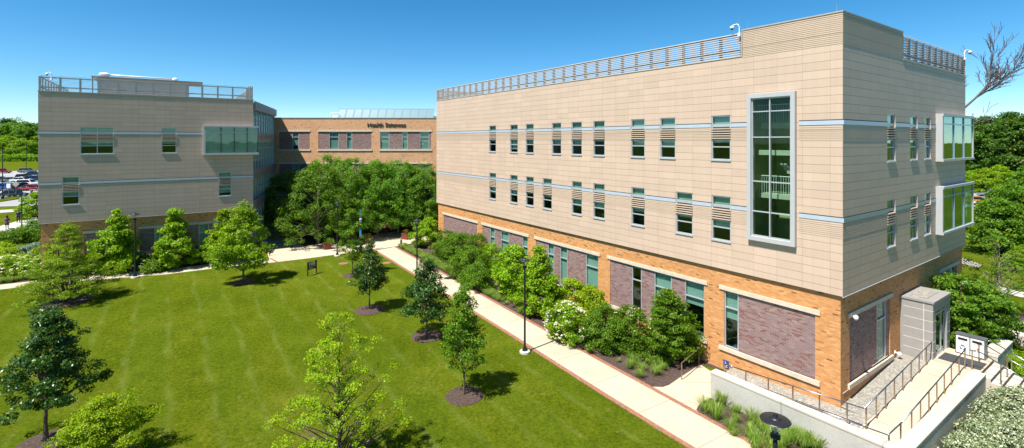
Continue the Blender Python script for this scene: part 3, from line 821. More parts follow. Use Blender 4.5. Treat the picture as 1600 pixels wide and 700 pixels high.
g = MB(); hy = (da + db) / 2; g.tube((px + .02, hy, 2.0), (px + .02, hy, 2.7), .018); g.tube((px + .02, hy, 2.05), (px - .06, hy, 2.05), .012); g.tube((px + .02, hy, 2.65), (px - .06, hy, 2.65), .012); g.build('door_handle', 'grey_metal', porch)

# ================================================================== LEFT WING
dzl = -0.17
LWG = empty('clad_wing', (PL.x, PL.y, 0), ROT, 'tan clad wing with railed roof, white duct and one white corner bay window', 'building')
ll = 15.9
Y_ = y_of
LU = [(Y_(125.2), Y_(177.7)), (Y_(252.4), Y_(275.7))]; LLo = [(Y_(97), Y_(124)), (Y_(341.6), Y_(361.4))]
zpl = H + 4.08; zcl = H - 6.95
lb = (Y_(317), ll)
hl = [(a, b, H - 1.2, H + 1.15) for a, b in LU] + [(a, b, H - 5.5, H - 3.13) for a, b in LLo] + [(lb[0] + .1, ll - .2, H - 1.2, H + 1.15)]
mb = MB(); facade(mb, me_, 0, ll, zcl, zpl, hl)
D2 = 14.0
mb.face([(0, 0, zcl), (-D2, 0, zcl), (-D2, 0, zpl), (0, 0, zpl)]); mb.face([(0, ll, zcl), (-D2, ll, zcl), (-D2, ll, zpl), (0, ll, zpl)])
mb.face([(-D2, 0, zcl), (-D2, ll, zcl), (-D2, ll, zpl), (-D2, 0, zpl)])
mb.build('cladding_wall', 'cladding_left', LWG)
mb = MB(); mb.box(-D2 + .05, -.05, .05, ll - .05, zpl - .5, zpl - .35); mb.build('roof', 'roof_membrane', LWG)
mb = MB(); mb.box(-0.25, 0.03, -.03, ll + .03, zpl, zpl + .06); mb.build('coping', 'screen_slat', LWG)
mb = MB(); mb.box(-D2, .03, -.02, ll + .02, zcl - .04, zcl - .005); mb.build('soffit', 'alu_white', LWG)
f = MB(); f.box(-D2 + .3, -.25, .3, ll - .3, H - 2.9, H - 2.55); f.box(-D2 + .3, -3.5, .3, ll - .3, H - 6.9, H - 6.6); f.box(-4.0, -3.8, .3, ll - .3, 1.2, H + 3.5); f.build('floor_slab', 'interior_light', LWG)
c1 = (H + 0.55, H + 0.72); c2 = (H - 3.75, H - 3.58)
hu = list(LU) + [(lb[0], ll)]
band_strip(LWG, me_, gaps(0, ll, hu), *c1, mat='band_metal'); band_strip(LWG, me_, gaps(0, ll, LLo), *c2, mat='band_metal')
w = clad_window(LWG, me_, *LU[0], H + 1.15, H - 1.2, c1, 3, mull=sum(LU[0]) / 2)
clad_window(LWG, me_, *LU[1], H + 1.15, H - 1.2, c1, 4)
for i, p in enumerate(LLo): clad_window(LWG, me_, *p, H - 3.13, H - 5.5, c2, 5 + i)
mb = MB(); y0, y1 = lb[0], ll + .45; pr = .4; z0, z1 = H - 1.45, H + 1.42
mb.box(.002, pr, y0, y0 + .2, z0 + .2, z1 - .15); mb.box(-.1, pr + .04, y0, y1, z1 - .15, z1); mb.box(-.1, pr + .04, y0, y1, z0, z0 + .2)
fr = mb.build('bay_window', 'alu_white', LWG)
g = MB(); g.box(pr - .06, pr - .05, y0 + .2, y1 - .1, z0 + .2, z1 - .15); g.box(0, pr - .06, y1 - .1, y1 - .09, z0 + .2, z1 - .15); g.build('pane', 'glass', fr)
g = MB(); g.box(pr - .14, pr - .13, y0 + .22, y1 - .14, z0 + .2, z1 - .15); g.build('blind', 'blind', fr)
q = MB()
for k in (1, 2, 3):
    yy = y0 + .2 + (y1 - y0 - .25) * k / 4 + .15
    q.box(pr - .085, pr, yy - .03, yy + .03, z0 + .2, z1 - .15)
q.build('mullion', 'dark_gap', fr)
q = MB(); q.box(pr - .08, pr + .005, y0 + .2, y1 - .1, z1 - .68, z1 - .60); q.build('transom', 'alu_white', fr)
lh_ = []
def lbrick(segs, k, **kw):
    brick_group(LWG, meb, (Y_(segs[0][1]), Y_(segs[-1][2])), [(a, Y_(b), Y_(c)) for a, b, c in segs], H - 8.1, H - 10.9, lh_, k, **kw)
lbrick([('p', 131.6, 163), ('w', 163, 176), ('p', 176, 203)], 51)
lbrick([('p', 217.5, 241.5), ('w', 241.5, 250), ('p', 250, 282)], 55)
lbrick([('p', 291, 310.5), ('w', 310.5, 326.5), ('p', 326.5, 345), ('w', 345, 356), ('p', 356, 376)], 58, blinds={1: 1.0})
mb = MB(); facade(mb, meb, .14, ll - .14, -.3, zcl, lh_, depth=.25)
mb.face([(-bo, .14, -.3), (-D2, .14, -.3), (-D2, .14, zcl), (-bo, .14, zcl)]); mb.face([(-bo, ll - .14, -.3), (-D2, ll - .14, -.3), (-D2, ll - .14, zcl), (-bo, ll - .14, zcl)])
mb.face([(-D2, .14, -.3), (-D2, ll - .14, -.3), (-D2, ll - .14, zcl), (-D2, .14, zcl)])
mb.build('brick_wall', 'tan_brick', LWG)
# roof railing with thin wires, posts in front
def rail_screen(par, m, u0, u1, z0, z1, post):
    mb = MB(); n = round((u1 - u0) / post)
    for k in range(n + 1):
        uu = u0 + (u1 - u0) * k / n
        mb.mbox(m, uu - .07, uu + .07, z0 - .05, z1 - .1, -.10, -.02)
    mb.mbox(m, u0, u1, z1 - .20, z1 - .11, -.14, -.10); mb.mbox(m, u0, u1, z0 + .22, z0 + .32, -.14, -.10)
    mb.build('screen_frame', 'screen_grey', par)
    mb = MB(); z = z0 + .05
    while z < z1 + .03: mb.mbox(m, u0, u1, z, z + .022, -.17, -.145); z += .105
    mb.build('screen_slats', 'screen_slat', par)
rail_screen(LWG, me_, 0.1, ll - .55, zpl + .10, H + 5.42, 1.22)
rail_screen(LWG, lambda u, z, d: (u, -d, z), -D2, -.1, zpl + .1, H + 5.42, 1.22)
rail_screen(LWG, lambda u, z, d: (u, ll + d, z), -D2, -.3, zpl + .1, H + 5.42, 1.22)
mb = MB()
for k in range(3): mb.box(-.3, 0.0, ll - .45 + k * .16, ll - .35 + k * .16, zpl + .07, H + 5.45)
mb.build('screen_end_panel', 'screen_slat', LWG)
# penthouse on the roof
PH = H + 5.98
pw = MB(); pw.box(-9.0, -5.0, 3.3, 10.6, zpl - .4, PH)
ph_ = pw.build('penthouse', 'penthouse', LWG)
pr_ = MB(); z = zpl
while z < PH - .05: pr_.box(-5.0, -4.97, 3.3, 10.6, z, z + .06); z += .16
pr_.build('penthouse_ribs', 'screen_slat', ph_)
pr_ = MB(); pr_.box(-9.3, -4.5, 2.9, 11.8, PH, PH + .07); pr_.tube((-4.6, 3.0, zpl - .3), (-4.6, 3.0, PH), .05); pr_.tube((-4.6, 11.7, zpl - .3), (-4.6, 11.7, PH), .05); pr_.build('penthouse_roof', 'screen_post', ph_)
def LWp(x, y, z):
    p = PL + AX * x + BX * y; return Vector((p.x, p.y, z))
d0 = LWp(-5.6, 4.1, PH + .07)
dk = empty('roof_duct', d0, ROT, 'white horizontal duct with bulb ends lying on the left wing penthouse roof', 'duct')
mb = MB(); mb.tube((0, 0, .45), (0, 5.2, .38), .13, .11, 12); mb.build('duct_pipe', 'white_paint', dk, True)
mb = MB(); mb.lathe([(.16, 0), (.2, .15), (.42, .3), (.46, .5), (.36, .7), (.12, .8)], 14, (0, -.3, 0)); mb.lathe([(.14, 0), (.26, .1), (.26, .4), (.12, .62)], 14, (0, 5.3, 0)); mb.build('duct_head', 'white_paint', dk, True); dk.scale = (.7, 1.0, .62)

# ================================================================== GLASS LINK
A2 = PL + BX * 15.8 + AX * (-0.4); B2 = Vector((-31.2, 64.0))
dv = (B2 - A2); glen = dv.length; dv.normalize()
GL = empty('glass_stair_link', (A2.x, A2.y, 0), math.atan2(dv.y, dv.x), 'tall glazed curtain wall link between the left clad wing and the brick wing', 'building')
mg = lambda u, z, d: (u, -d, z)
g = MB(); g.mbox(mg, 0, glen, 0.6, H + 3.1, 0, .02); g.build('pane', 'glass_dark', GL)
mb = MB(); n = 9
for k in range(n + 1):
    uu = glen * k / n; mb.mbox(mg, uu - .04, uu + .04, .5, H + 3.1, .02, .15)
for zz in (H + 2.2, H - .9, H - 2.1, H - 5.0, H - 5.9, 2.9): mb.mbox(mg, 0, glen, zz, zz + .06, .02, .10)
mb.build('mullion', 'alu_blue', GL)
for (za, zb) in ((H - .16, H + .68), (H - 3.95, H - 3.0), (H - 6.95, H - 6.15)):
    mb = MB(); z = za
    while z < zb: mb.mbox(mg, -.2, glen + .15, z, z + .075, .15, .35); z += .12
    mb.build('sunshade', 'spandrel', GL)
mb = MB(); mb.mbox(mg, -.2, glen + .15, H + 3.10, H + 3.16, -.3, .3)
z = H + 3.17
while z < H + 3.9: mb.mbox(mg, -.2, glen + .15, z, z + .07, .25, .42); z += .12
mb.mbox(mg, 0, glen, H + 3.2, H + 3.9, -.1, .1)
mb.build('canopy', 'spandrel', GL)
g = MB(); g.mbox(mg, -.1, glen, H + 3.92, H + 4.12, .1, .12); g.build('canopy_glass', 'glass', GL)
mb = MB(); mb.mbox(mg, 0, glen, .5, H + 3.1, -6.0, -5.8); mb.mbox(mg, 0, glen, H - 3.0, H - 2.7, -5.8, -.3); mb.mbox(mg, 0, glen, H + .2, H + .5, -5.8, -.3); mb.mbox(mg, 0, glen, H - 6.9, H - 6.6, -5.8, -.3); mb.mbox(mg, 0, glen, H + 3.2, H + 3.4, -6, -.3)
mb.build('floor_slab', 'interior_dark', GL)

# ================================================================== BRICK WING
YW = 64.0
BW = empty('brick_wing', (-31.2, YW, 0), 0, 'long orange brick building at the back of the court reading Health Sciences near the roof', 'building')
kx = lambda u: (u - CX) / F * YW + 31.2
mw = lambda u, z, d: (u, -d, z)
ztw = H + 34.3 * YW / F
gr = [[('p', 436, 456.6), ('w', 456.6, 466.5), ('p', 466.5, 484)], [('p', 497.5, 514.3), ('w', 514.3, 529.3), ('p', 529.3, 541.4), ('w', 541.4, 550), ('p', 550, 580.4)],
      [('w', 594, 608), ('p', 608, 628), ('w', 628, 637), ('p', 637, 656), ('w', 656, 670.5), ('p', 670.5, 673.6)], [('p', 690, 712), ('w', 712, 727), ('p', 727, 760)], [('w', 775, 790), ('p', 790, 840)]]
wh = []
for row in range(3):
    zl_ = H + 1.10 - row * 4.2; zs_2 = zl_ - 2.28
    for gi_, gg in enumerate(gr):
        bl = {}
        brick_group(BW, mw, (kx(gg[0][1]), kx(gg[-1][2])), [(a, kx(b), kx(c)) for a, b, c in gg], zl_, zs_2, wh, 200 + row * 20 + gi_ * 4, blinds=bl)
mb = MB(); facade(mb, mw, 0, 45, 0, ztw, wh, depth=.25)
mb.face([(0, 0, 0), (0, 14, 0), (0, 14, ztw), (0, 0, ztw)]); mb.face([(45, 0, 0), (45, 14, 0), (45, 14, ztw), (45, 0, ztw)]); mb.face([(0, 14, 0), (45, 14, 0), (45, 14, ztw), (0, 14, ztw)])
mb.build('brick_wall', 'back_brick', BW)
mb = MB(); mb.box(.05, 44.95, .05, 13.95, ztw - .5, ztw - .4); mb.build('roof', 'roof_membrane', BW)
mb = MB(); mb.box(-.05, 45.05, -.06, .3, ztw, ztw + .10); mb.build('coping', 'alu_white', BW)
f = MB()
for zz in (H - 2.4, H - 6.6): f.box(.3, 44.7, .3, 13.7, zz - .3, zz)
f.box(.3, 44.7, 5, 5.2, .5, H + 2); f.build('floor_slab', 'interior_light', BW)

def text_mesh(body, size, mat, name, parent, loc, rot, extrude=0.02, align='LEFT', bold=0.0, width=None):
    cu = bpy.data.curves.new(name, 'FONT'); cu.body = body; cu.size = size; cu.extrude = extrude; cu.offset = bold; cu.align_x = align; cu.resolution_u = 3
    tmp = bpy.data.objects.new('tmp', cu); COL.objects.link(tmp)
    dg = bpy.context.evaluated_depsgraph_get(); dg.update()
    me = bpy.data.meshes.new_from_object(tmp.evaluated_get(dg)); me.name = name
    bpy.data.objects.remove(tmp); 
    if width:
        xs = [v.co.x for v in me.vertices]; k = width / (max(xs) - min(xs))
        for v in me.vertices: v.co.x *= k
    me.materials.clear(); me.materials.append(MATS[mat])
    o = link_mesh(name, me, parent); o.location = loc; o.rotation_euler = rot
    return o
text_mesh('Health Sciences', .62, 'lettering', 'lettering', BW, (kx(573.8), -.06, H + 1.82), (PI / 2, 0, 0), .04, bold=.012, width=kx(633.6) - kx(573.8))
# solar collectors
for k in range(12):
    x = kx(513 + 13.2 * k)
    o = empty('solar_panel', (-31.2 + x, YW + 3.0, ztw - .3), 0)
    mb = MB(); wd = 1.02
    v = [(0, 0, .25), (wd, 0, .25), (wd + .12, .75, 1.75), (.12, .75, 1.75)]
    mb.face(v); mb.face([(a, b + .06, c - .04) for a, b, c in v][::-1]); 
    for i in range(4):
        a = v[i]; b = v[(i + 1) % 4]; mb.tube(a, b, .03, n=4)
    fr = mb.build('collector', 'solar_glass', o)
    mb = MB(); mb.tube((.1, .06, 0), (.1, .06, .3), .03, n=5); mb.tube((.9, .06, 0), (.9, .06, .3), .03, n=5); mb.tube((.5, .75, 0), (.6, .75, 1.7), .03, n=5); mb.build('support', 'alu', o)
    words = ['leftmost', 'second from the left', 'third from the left', 'fourth from the left', 'fifth from the left', 'sixth from the left', 'sixth from the right', 'fifth from the right', 'fourth from the right', 'third from the right', 'second from the right', 'rightmost']
    tag(o, 'pale blue tilted solar collector on the brick roof, %s of twelve' % words[k], 'solar panel', 'solar collectors on the brick wing roof')
o = empty('roof_unit', (-31.2 + kx(504), YW + 3.2, ztw - .4), 0, 'small white frame unit on the brick roof left of the solar collectors', 'roof unit')
mb = MB(); mb.box(0, .9, 0, .8, .3, 1.0); mb.build('cabinet', 'white_paint', o)
mb = MB(); [mb.tube((x, y, 0), (x, y, 1.3), .03, n=5) for x in (-.1, 1.0) for y in (-.1, .9)]; mb.tube((-.1, -.1, 1.3), (1, -.1, 1.3), .03); mb.build('rack', 'white_paint', o)

# ================================================================== ENTRY: ramps, walls, stairs, rails
ENT = L(0, 0, 0)
def wbox(name, s0, s1, t0, t1, z0, z1, cap=None, label=None, cat='wall'):
    o = empty(name, L(0, 0, 0), ROT, label, cat)
    mb = MB(); mb.box(s0, s1, t0, t1, z0, z1 - .10); mb.build('wall_face', 'wall_conc', o)
    mb = MB(); mb.box(s0 - .015, s1 + .015, t0 - .02, t1 + .02, z1 - .098, z1)
    c_ = mb.build('coping', 'cap_conc', o)
    bv = c_.modifiers.new('b', 'BEVEL'); bv.width = .015; bv.segments = 2
    return o
wbox('retaining_wall', -4.47, 3.15, -2.96, -2.52, -.3, 1.28, label='long pale concrete retaining wall along the lower bed in front of the brick corner')
wbox('retaining_wall', 2.68, 3.15, -2.50, 7.40, -.3, 1.285, label='concrete wall on the outer side of the sloping entrance ramp beside the white variegated shrubs')
wbox('retaining_wall', 2.5, 3.1, 9.95, 13.2, -.3, 1.45, label='concrete wall above the far side of the entrance steps behind the bins')
wbox('retaining_wall', 5.3, 6.0, 1.6, 6.6, -.3, .62, label='low concrete wall at the bottom right edge past the variegated shrubs')
# low wall with rail beyond
q0 = GZ(1546, 512, .5); q1 = GZ(1640, 541, .5)
dd = Vector((q1.x - q0.x, q1.y - q0.y)); ln_ = dd.length
o = empty('retaining_wall', (q0.x, q0.y, 0), math.atan2(dd.y, dd.x), 'long low concrete wall beside the far walk on the right, topped by a pipe rail', 'wall')
mb = MB(); mb.box(0, ln_, 0, .4, -.2, .5); mb.build('wall_face', 'cap_conc', o)
mb = MB(); mb.tube((-3, -.1, .95), (ln_, -.1, .95), .025); [mb.tube((x, -.1, 0), (x, -.1, .95), .02, n=5) for x in (-2.8, 0, 2.5, 5)]; mb.build('rail', 'alu', o)

ent = empty('entrance_ramp', L(0, 0, 0), ROT, 'pale concrete entrance ramp and landing rising between handrails to the porch door', 'ramp')
mb = MB()
def slope(pts):  # pts (s,t,z) top polygon -> solid
    n = len(pts); top = pts; bot = [(a, b, -.3) for a, b, c in pts]
    mb.face(top); mb.face(bot[::-1])
    for i in range(n):
        j = (i + 1) % n; mb.face([bot[i], bot[j], top[j], top[i]])
slope([(-4.4, -2.5, .10), (1.10, -2.5, .53), (1.10, -1.0, .53), (-4.4, -1.0, .10)])
slope([(1.102, -2.5, .53), (2.66, -2.5, .53), (2.66, -1.06, .53), (1.102, -1.06, .53)])
slope([(1.10, -1.055, .53), (2.66, -1.055, .53), (2.66, 7.35, 1.245), (1.10, 7.35, 1.245)])
mb.box(1.10, 2.955, 7.402, 9.90, -.3, 1.25)
mb.build('ramp_slab', 'ramp_conc', ent)
mb = MB(); mb.box(1.02, 1.098, -1.06, 7.34, -.2, .60); mb.build('kerb', 'cap_conc', ent)
# steps
stp = empty('entrance_steps', L(0, 0, 0), ROT, 'concrete entrance steps descending to the right from the landing by the bins', 'steps')
mb = MB(); nz = MB()
for k in range(7):
    z1_ = 1.25 - .165 * (k + 1)
    mb.box(2.957 + .36 * k, 2.957 + .36 * (k + 1) - .001, 7.42, 9.93, -.3, z1_)
mb.box(2.957 + .36 * 7, 9.5, 7.42, 9.93, -.3, .09)
mb.build('treads', 'cap_conc', stp)
for k in range(7): nz.box(2.957 + .36 * k + .001, 2.957 + .36 * k + .012, 7.45, 9.9, 1.25 - .165 * (k + 1) + .004, 1.25 - .165 * k - .03)
nz.build('nosing', 'dark_gap', stp)
# gravel strip between ramp and brick
gz = lambda t: .52 + max(0, t) * .075
mb = MB()
P = [(-5.2, -1.0), (1.02, -1.0), (1.02, 7.35), (-.1, 7.35), (-.1, .1), (-5.2, .1)]
def gzf(s, t): return (.35 + (s + 5.2) * .03) if t <= 0.11 else .53 + t * .078
nS = 14
for i in range(nS):
    s0 = -5.2 + 6.22 * i / nS; s1 = -5.2 + 6.22 * (i + 1) / nS
    mb.face([(s0, -1.0, gzf(s0, 0) - .12), (s1, -1.0, gzf(s1, 0) - .12), (s1, .16, gzf(s1, 0)), (s0, .16, gzf(s0, 0))])
for i in range(10):
    t0 = .16 + (7.35 - .16) * i / 10; t1 = .16 + (7.35 - .16) * (i + 1) / 10
    mb.face([(-.15, t0, gzf(0, t0)), (1.02, t0, gzf(0, t0) - .02), (1.02, t1, gzf(0, t1) - .02), (-.15, t1, gzf(0, t1))])
mb.box(-5.2, 1.02, -1.0, -.98, -.3, .5); 
o = mb.build('gravel_strip', 'gravel'); o.location = L(0, 0, 0); o.rotation_euler = (0, 0, ROT); o['kind'] = 'structure'
# mat
o = MB(); o.box(1.30, 2.9, 7.75, 8.95, 1.252, 1.268); o = o.build('door_mat', 'mat_black'); o.location = L(0, 0, 0); o.rotation_euler = (0, 0, ROT)
tag(o, 'wide black floor mat lying before the porch door', 'mat')
# rails
def handrail(name, pts, label, posts, h=.90, cat='handrail', curve=0.0):
    """pts: (s,t,z floor). posts: list of fractional positions along the polyline"""
    o = empty(name, L(0, 0, 0), ROT, label, cat, 'metal handrails at the entrance')
    mb = MB(); up = [Vector((a, b, c + h)) for a, b, c in pts]
    mb.path(up, .026, 8); mb.build('rail', 'rail_top', o, True)
    segl = [(up[i + 1] - up[i]).length for i in range(len(up) - 1)]; tot = sum(segl)
    for f_ in posts:
        pm = MB()
        d_ = f_ * tot; i = 0
        while i < len(segl) - 1 and d_ > segl[i]: d_ -= segl[i]; i += 1
        k = d_ / segl[i]; q = up[i].lerp(up[i + 1], k)
        pm.box(q.x - .022, q.x + .022, q.y - .022, q.y + .022, q.z - h - .05, q.z - .01)
        pm.box(q.x - .05, q.x + .05, q.y - .05, q.y + .05, q.z - h - .05, q.z - h + .012)
        pm.build('post', 'rail_post', o)
    return o
handrail('handrail', [(-4.9, -1.06, .08), (-4.35, -1.06, .09), (1.17, -1.06, .53), (1.17, 7.55, 1.245)], 'long handrail turning the gravel corner, on the building side of the ramp', [0.0, .075, .15, .225, .30, .372, .428, .50, .57, .64, .71, .785, .86, .93, .995])
handrail('handrail', [(-2.6, -2.42, .24), (2.4, -2.42, .53), (2.4, -1.0, .53), (2.4, 7.55, 1.245)], 'long handrail on the outer wall side of the ramp ending by the steps', [0.02, .17, .34, .42, .50, .57, .64, .71, .78, .85, .93, .995])
zst = lambda s: 1.25 - .165 * max(0, (s - 2.96) / .36)
for t_, lb_ in ((7.62, 'handrail descending the near edge of the entrance steps'), (8.85, 'handrail descending the middle of the entrance steps'), (9.80, 'handrail descending the far edge of the entrance steps past the bins')):
    handrail('handrail', [(2.55, t_, 1.25), (2.96, t_, 1.25), (5.4, t_, .10), (6.1, t_, .09)], lb_, [.02, .3, .6, .9])
# short rail by the apron
a_ = G(1065, 594); b_ = G(1092, 571)
o = empty('handrail', (a_.x, a_.y, a_.z), math.atan2(b_.y - a_.y, b_.x - a_.x), 'short free standing handrail at the mulch bed edge near the brick wall', 'handrail', 'metal handrails at the entrance')
mb = MB(); ln2 = (b_ - a_).length; mb.tube((0, 0, .88), (ln2, 0, .95), .025); mb.build('rail', 'rail_post', o)
mb = MB(); mb.box(-.02, .02, -.02, .02, 0, .88); mb.build('post', 'rail_post', o); mb = MB(); mb.box(ln2 - .02, ln2 + .02, -.02, .02, 0, .95); mb.build('post', 'rail_post', o)

# bins
bn = empty('recycling_station', L(1.6, 9.40, 1.25), ROT, 'twin grey and white recycling and litter bin cabinet on the landing', 'bins'); bn.scale = (.92, .92, .90)
mb = MB(); mb.box(0, 1.26, .0, .45, .03, 1.08); mb.box(-.02, 1.28, -.03, .48, 1.08, 1.14); mb.build('cabinet', 'grey_metal', bn)
for k in range(2):
    x0 = .05 + .6 * k
    mb = MB(); mb.box(x0, x0 + .55, -.015, .0, .08, 1.04); dpan = mb.build('door', 'white_paint', bn)
    mb = MB(); mb.box(x0 + .07, x0 + .47, -.022, -.016, .82, .95); mb.build('slot', 'black_paint', dpan)
    ic = MB()
    cx_, cz_ = x0 + .27, .42
    if k == 0:
        for j in range(3):
            a0 = PI / 2 + j * 2 * PI / 3
            pts = [(cx_ + .11 * math.cos(a0 + q), cz_ + .11 * math.sin(a0 + q)) for q in (-.75, -.25, .25)]
            for (xa, za), (xb, zb) in zip(pts[:-1], pts[1:]):
                ic.tube((xa, -.019, za), (xb, -.019, zb), .026, n=4)
            e_ = a0 + .25; e2 = a0 + .85
            px_, pz_ = cx_ + .11 * math.cos(e_), cz_ + .11 * math.sin(e_)
            tip = (cx_ + .12 * math.cos(e2), -.02, cz_ + .12 * math.sin(e2))
            nx, nz_ = math.cos(e_), math.sin(e_)
            ic.face([(px_ + nx * .055, -.02, pz_ + nz_ * .055), (px_ - nx * .055, -.02, pz_ - nz_ * .055), tip])
        ic.build('recycling_symbol', 'icon_navy', dpan)
    else:
        ic.box(cx_ - .01, cx_ + .10, -.02, -.016, cz_ - .06, cz_ + .11); ic.lathe([(.03, -.02), (.035, .02)], 10, (cx_ + .04, -.02, cz_ + .15)); ic.box(cx_ - .12, cx_ - .03, -.02, -.016, cz_ - .06, cz_ + .05)
        ic.build('litter_symbol', 'icon_tan', dpan)
    mb = MB(); mb.box(x0 + .12, x0 + .42, -.019, -.016, .74, .765); mb.build('caption_strip', 'icon_tan', dpan)

# accessibility sign on the brick
acc = empty('accessible_sign', L(s_of(1132.5), .14 - .02, H - 0) , ROT, 'blue accessibility sign with wheelchair symbol on the orange brick below the sill', 'sign')
acc.location = L(s_of(1132.5), .115, H - 11.9)
acc.scale = (1, 1, 1)
mb = MB(); mb.box(-.15, .15, -.012, .012, -.2, .2); mb.build('plate', 'sign_blue', acc)
mb = MB()
pts = [(-.035, .09), (-.03, .0), (.045, 0.0), (.075, -.075)]
for p_, q_ in zip(pts[:-1], pts[1:]): mb.tube((p_[0], -.016, p_[1]), (q_[0], -.016, q_[1]), .013, n=5)
mb.tube((-.03, -.016, .05), (.03, -.016, .045), .011, n=5); mb.tube((-.038, -.017, .125), (-.036, -.017, .13), .022, n=8)
for i in range(10):
    a0 = R(150 + i * 21); a1 = R(150 + (i + 1) * 21)
    mb.tube((-.015 + .07 * math.cos(a0), -.016, -.04 + .07 * math.sin(a0)), (-.015 + .07 * math.cos(a1), -.016, -.04 + .07 * math.sin(a1)), .009, n=5)
mb.box(-.09, .09, -.015, -.011, -.165, -.145)
mb.build('symbol', 'sign_white', acc)
acc.rotation_euler = (0, 0, ROT)

# wall lights and roof cameras
def wall_light(loc, label):
    o = empty('wall_light', loc, ROT, label, 'wall light', 'white wall lights by the corner')
    mb = MB(); mb.tube((0, 0, 0), (.18, 0, 0), .03); mb.box(0, .03, -.07, .07, -.07, .07); mb.build('bracket', 'white_paint', o)
    mb = MB(); mb.lathe([(.04, .07), (.09, .03), (.11, -.04), (.08, -.12), (.03, -.16)], 12, (.2, 0, 0)); mb.build('head', 'white_paint', o, True)
zl_ = H - 7.55
wall_light(L(-.14, t_of(1335), H - 8.2 + .25), 'white wall light above the purple brick panel near the corner')
wall_light(L(-.14, 6.6, 1.35), 'small white wall light low on the brick beside the porch')
def dome_cam(loc, ang, label, arm=.55):
    o = empty('security_camera', loc, ang, label, 'camera', 'white dome cameras on the roof edges')
    mb = MB(); mb.path([(0, 0, -.3), (0, 0, .32), (.06, 0, .48), (.18, 0, .56), (arm - .08, 0, .55), (arm, 0, .48)], .035, 8); mb.box(-.08, .08, -.08, .08, -.35, -.1); mb.build('arm', 'white_paint', o)
    mb = MB(); mb.lathe([(.05, .1), (.14, .04), (.15, -.06), (.12, -.1)], 14, (arm, 0, .40)); mb.build('housing', 'white_paint', o, True)
    mb = MB(); mb.lathe([(.11, .0), (.1, -.07), (.06, -.12), (.01, -.14)], 12, (arm, 0, .30)); mb.build('dome', 'grey_metal', o, True)
    mb = MB(); mb.tube((0, .05, .3), (0, .05, 1.1), .008, n=4); mb.build('rod', 'screen_grey', o)
    o.scale = (.72, .72, .72)
    return o
dome_cam(L(s_of(1156), -.05, H + 5.60), ROT + PI, 'white dome camera above the tan facade at the end of its roof louvres')
dome_cam(L(0.0, DEP - .2, H + 5.5), math.atan2(BX.y, BX.x) - .5, 'white dome camera at the far right roof corner beside the bare tree')
dome_cam(LWp(-.1, .8, H + 5.3), ROT + PI + .9, 'white dome camera at the far left roof corner of the left wing')
mb = MB()
rods = [L(s_of(u), .15, zz) for u, zz in ((1305, zt), (1165, zt), (1020, H + 5.5), (870, H + 5.5))] + [LWp(-.1, y, H + 5.4) for y in (11, 13.5)]
for i, p in enumerate(rods):
    mb = MB(); mb.tube((0, 0, 0), (0, 0, .55), .012, .004, 5); o = mb.build('lightning_rod', 'screen_grey'); o.location = p
    tag(o, ['thin rod on the high parapet at the near corner of the tan wing', 'thin rod beside the roof camera of the tan wing', 'thin rod halfway along the roof louvres of the tan wing', 'thin rod near the far end of the roof louvres of the tan wing', 'thin rod on the left wing railing near its middle', 'thin rod on the left wing railing near its right end'][i], 'rod', 'lightning rods on the roofs')

# ================================================================== LAMPS
def make_lamp():
    o = empty('lamp_post')
    mb = MB(); mb.lathe([(.30, -.1), (.30, .10), (.27, .13)], 20); mb.build('footing', 'curb_conc', o)
    mb = MB(); mb.lathe([(.15, .13), (.15, .2), (.09, .3), (.06, .45), (.055, 4.65), (.05, 4.8)], 14); mb.build('pole', 'steel_dark', o, True)
    mb = MB(); mb.lathe([(.05, 4.8), (.12, 4.84), (.12, 4.92), (.10, 4.95)], 16); mb.build('collar', 'steel_dark', o)
    mb = MB(); mb.lathe([(.10, 4.95), (.11, 5.28)], 18); mb.build('glass_cylinder', 'lamp_glass', o, True)
    mb = MB(); mb.lathe([(.03, 4.95), (.035, 5.05), (.02, 5.2)], 8); mb.build('bulb', 'lamp_white', o)
    mb = MB(); mb.lathe([(.34, 5.27), (.355, 5.285), (.34, 5.30), (.15, 5.335), (.13, 5.36), (.06, 5.375), (.05, 5.43), (.01, 5.45)], 32)
    mb.build('disc_hood', 'steel_dark', o)
    return o
lamp = make_lamp()
lamps = [((820, 551), 'black disc hooded lamp post on the lawn edge beside the walk, nearest one shown whole'),
         ((651.5, 446), 'black lamp post halfway along the walk behind a young oak'),
         ((527, 400), 'black lamp post at the court edge in front of the shady trees'),
         ((211, 434), 'black lamp post by the left walk in front of the left wing')]
for i, (p, lb_) in enumerate(lamps):
    o = lamp if i == 0 else copy_tree(lamp)
    o.location = G(*p); tag(o, lb_, 'lamp post', 'black disc hooded lamp posts')
# near lamp in the lower bed: its head shows at the bottom of the picture
zt_ = 5.3; Yl = (H - zt_) * F / (655 - CY)
copy_tree(lamp, loc=((1211.5 - CX) / F * Yl, Yl, 0.0), label='black disc hooded lamp head rising closest to the viewer before the concrete wall', group='black disc hooded lamp posts')['category'] = 'lamp post'
p = G(34, 356); copy_tree(lamp, loc=p, label='distant black lamp post beside the walking man on the far left walk', group='black disc hooded lamp posts')
# tall car-park poles
def tall_pole(p, h, label):
    o = empty('car_park_light', p, 0, label, 'light pole', 'tall light poles by the car park')
    mb = MB(); mb.lathe([(.25, 0), (.25, .6), (.09, .62), (.07, h)], 12); mb.build('pole', 'steel_dark', o)
    mb = MB(); mb.box(-.7, .0, -.15, .15, h - .12, h + .02); mb.build('light_head', 'steel_dark', o)
tall_pole(G(4, 312), 9.8, 'tall dark light pole at the left edge in front of the parked cars')
tall_pole(G(41, 268), 11.0, 'tall dark light pole behind the parked cars near the hedge')

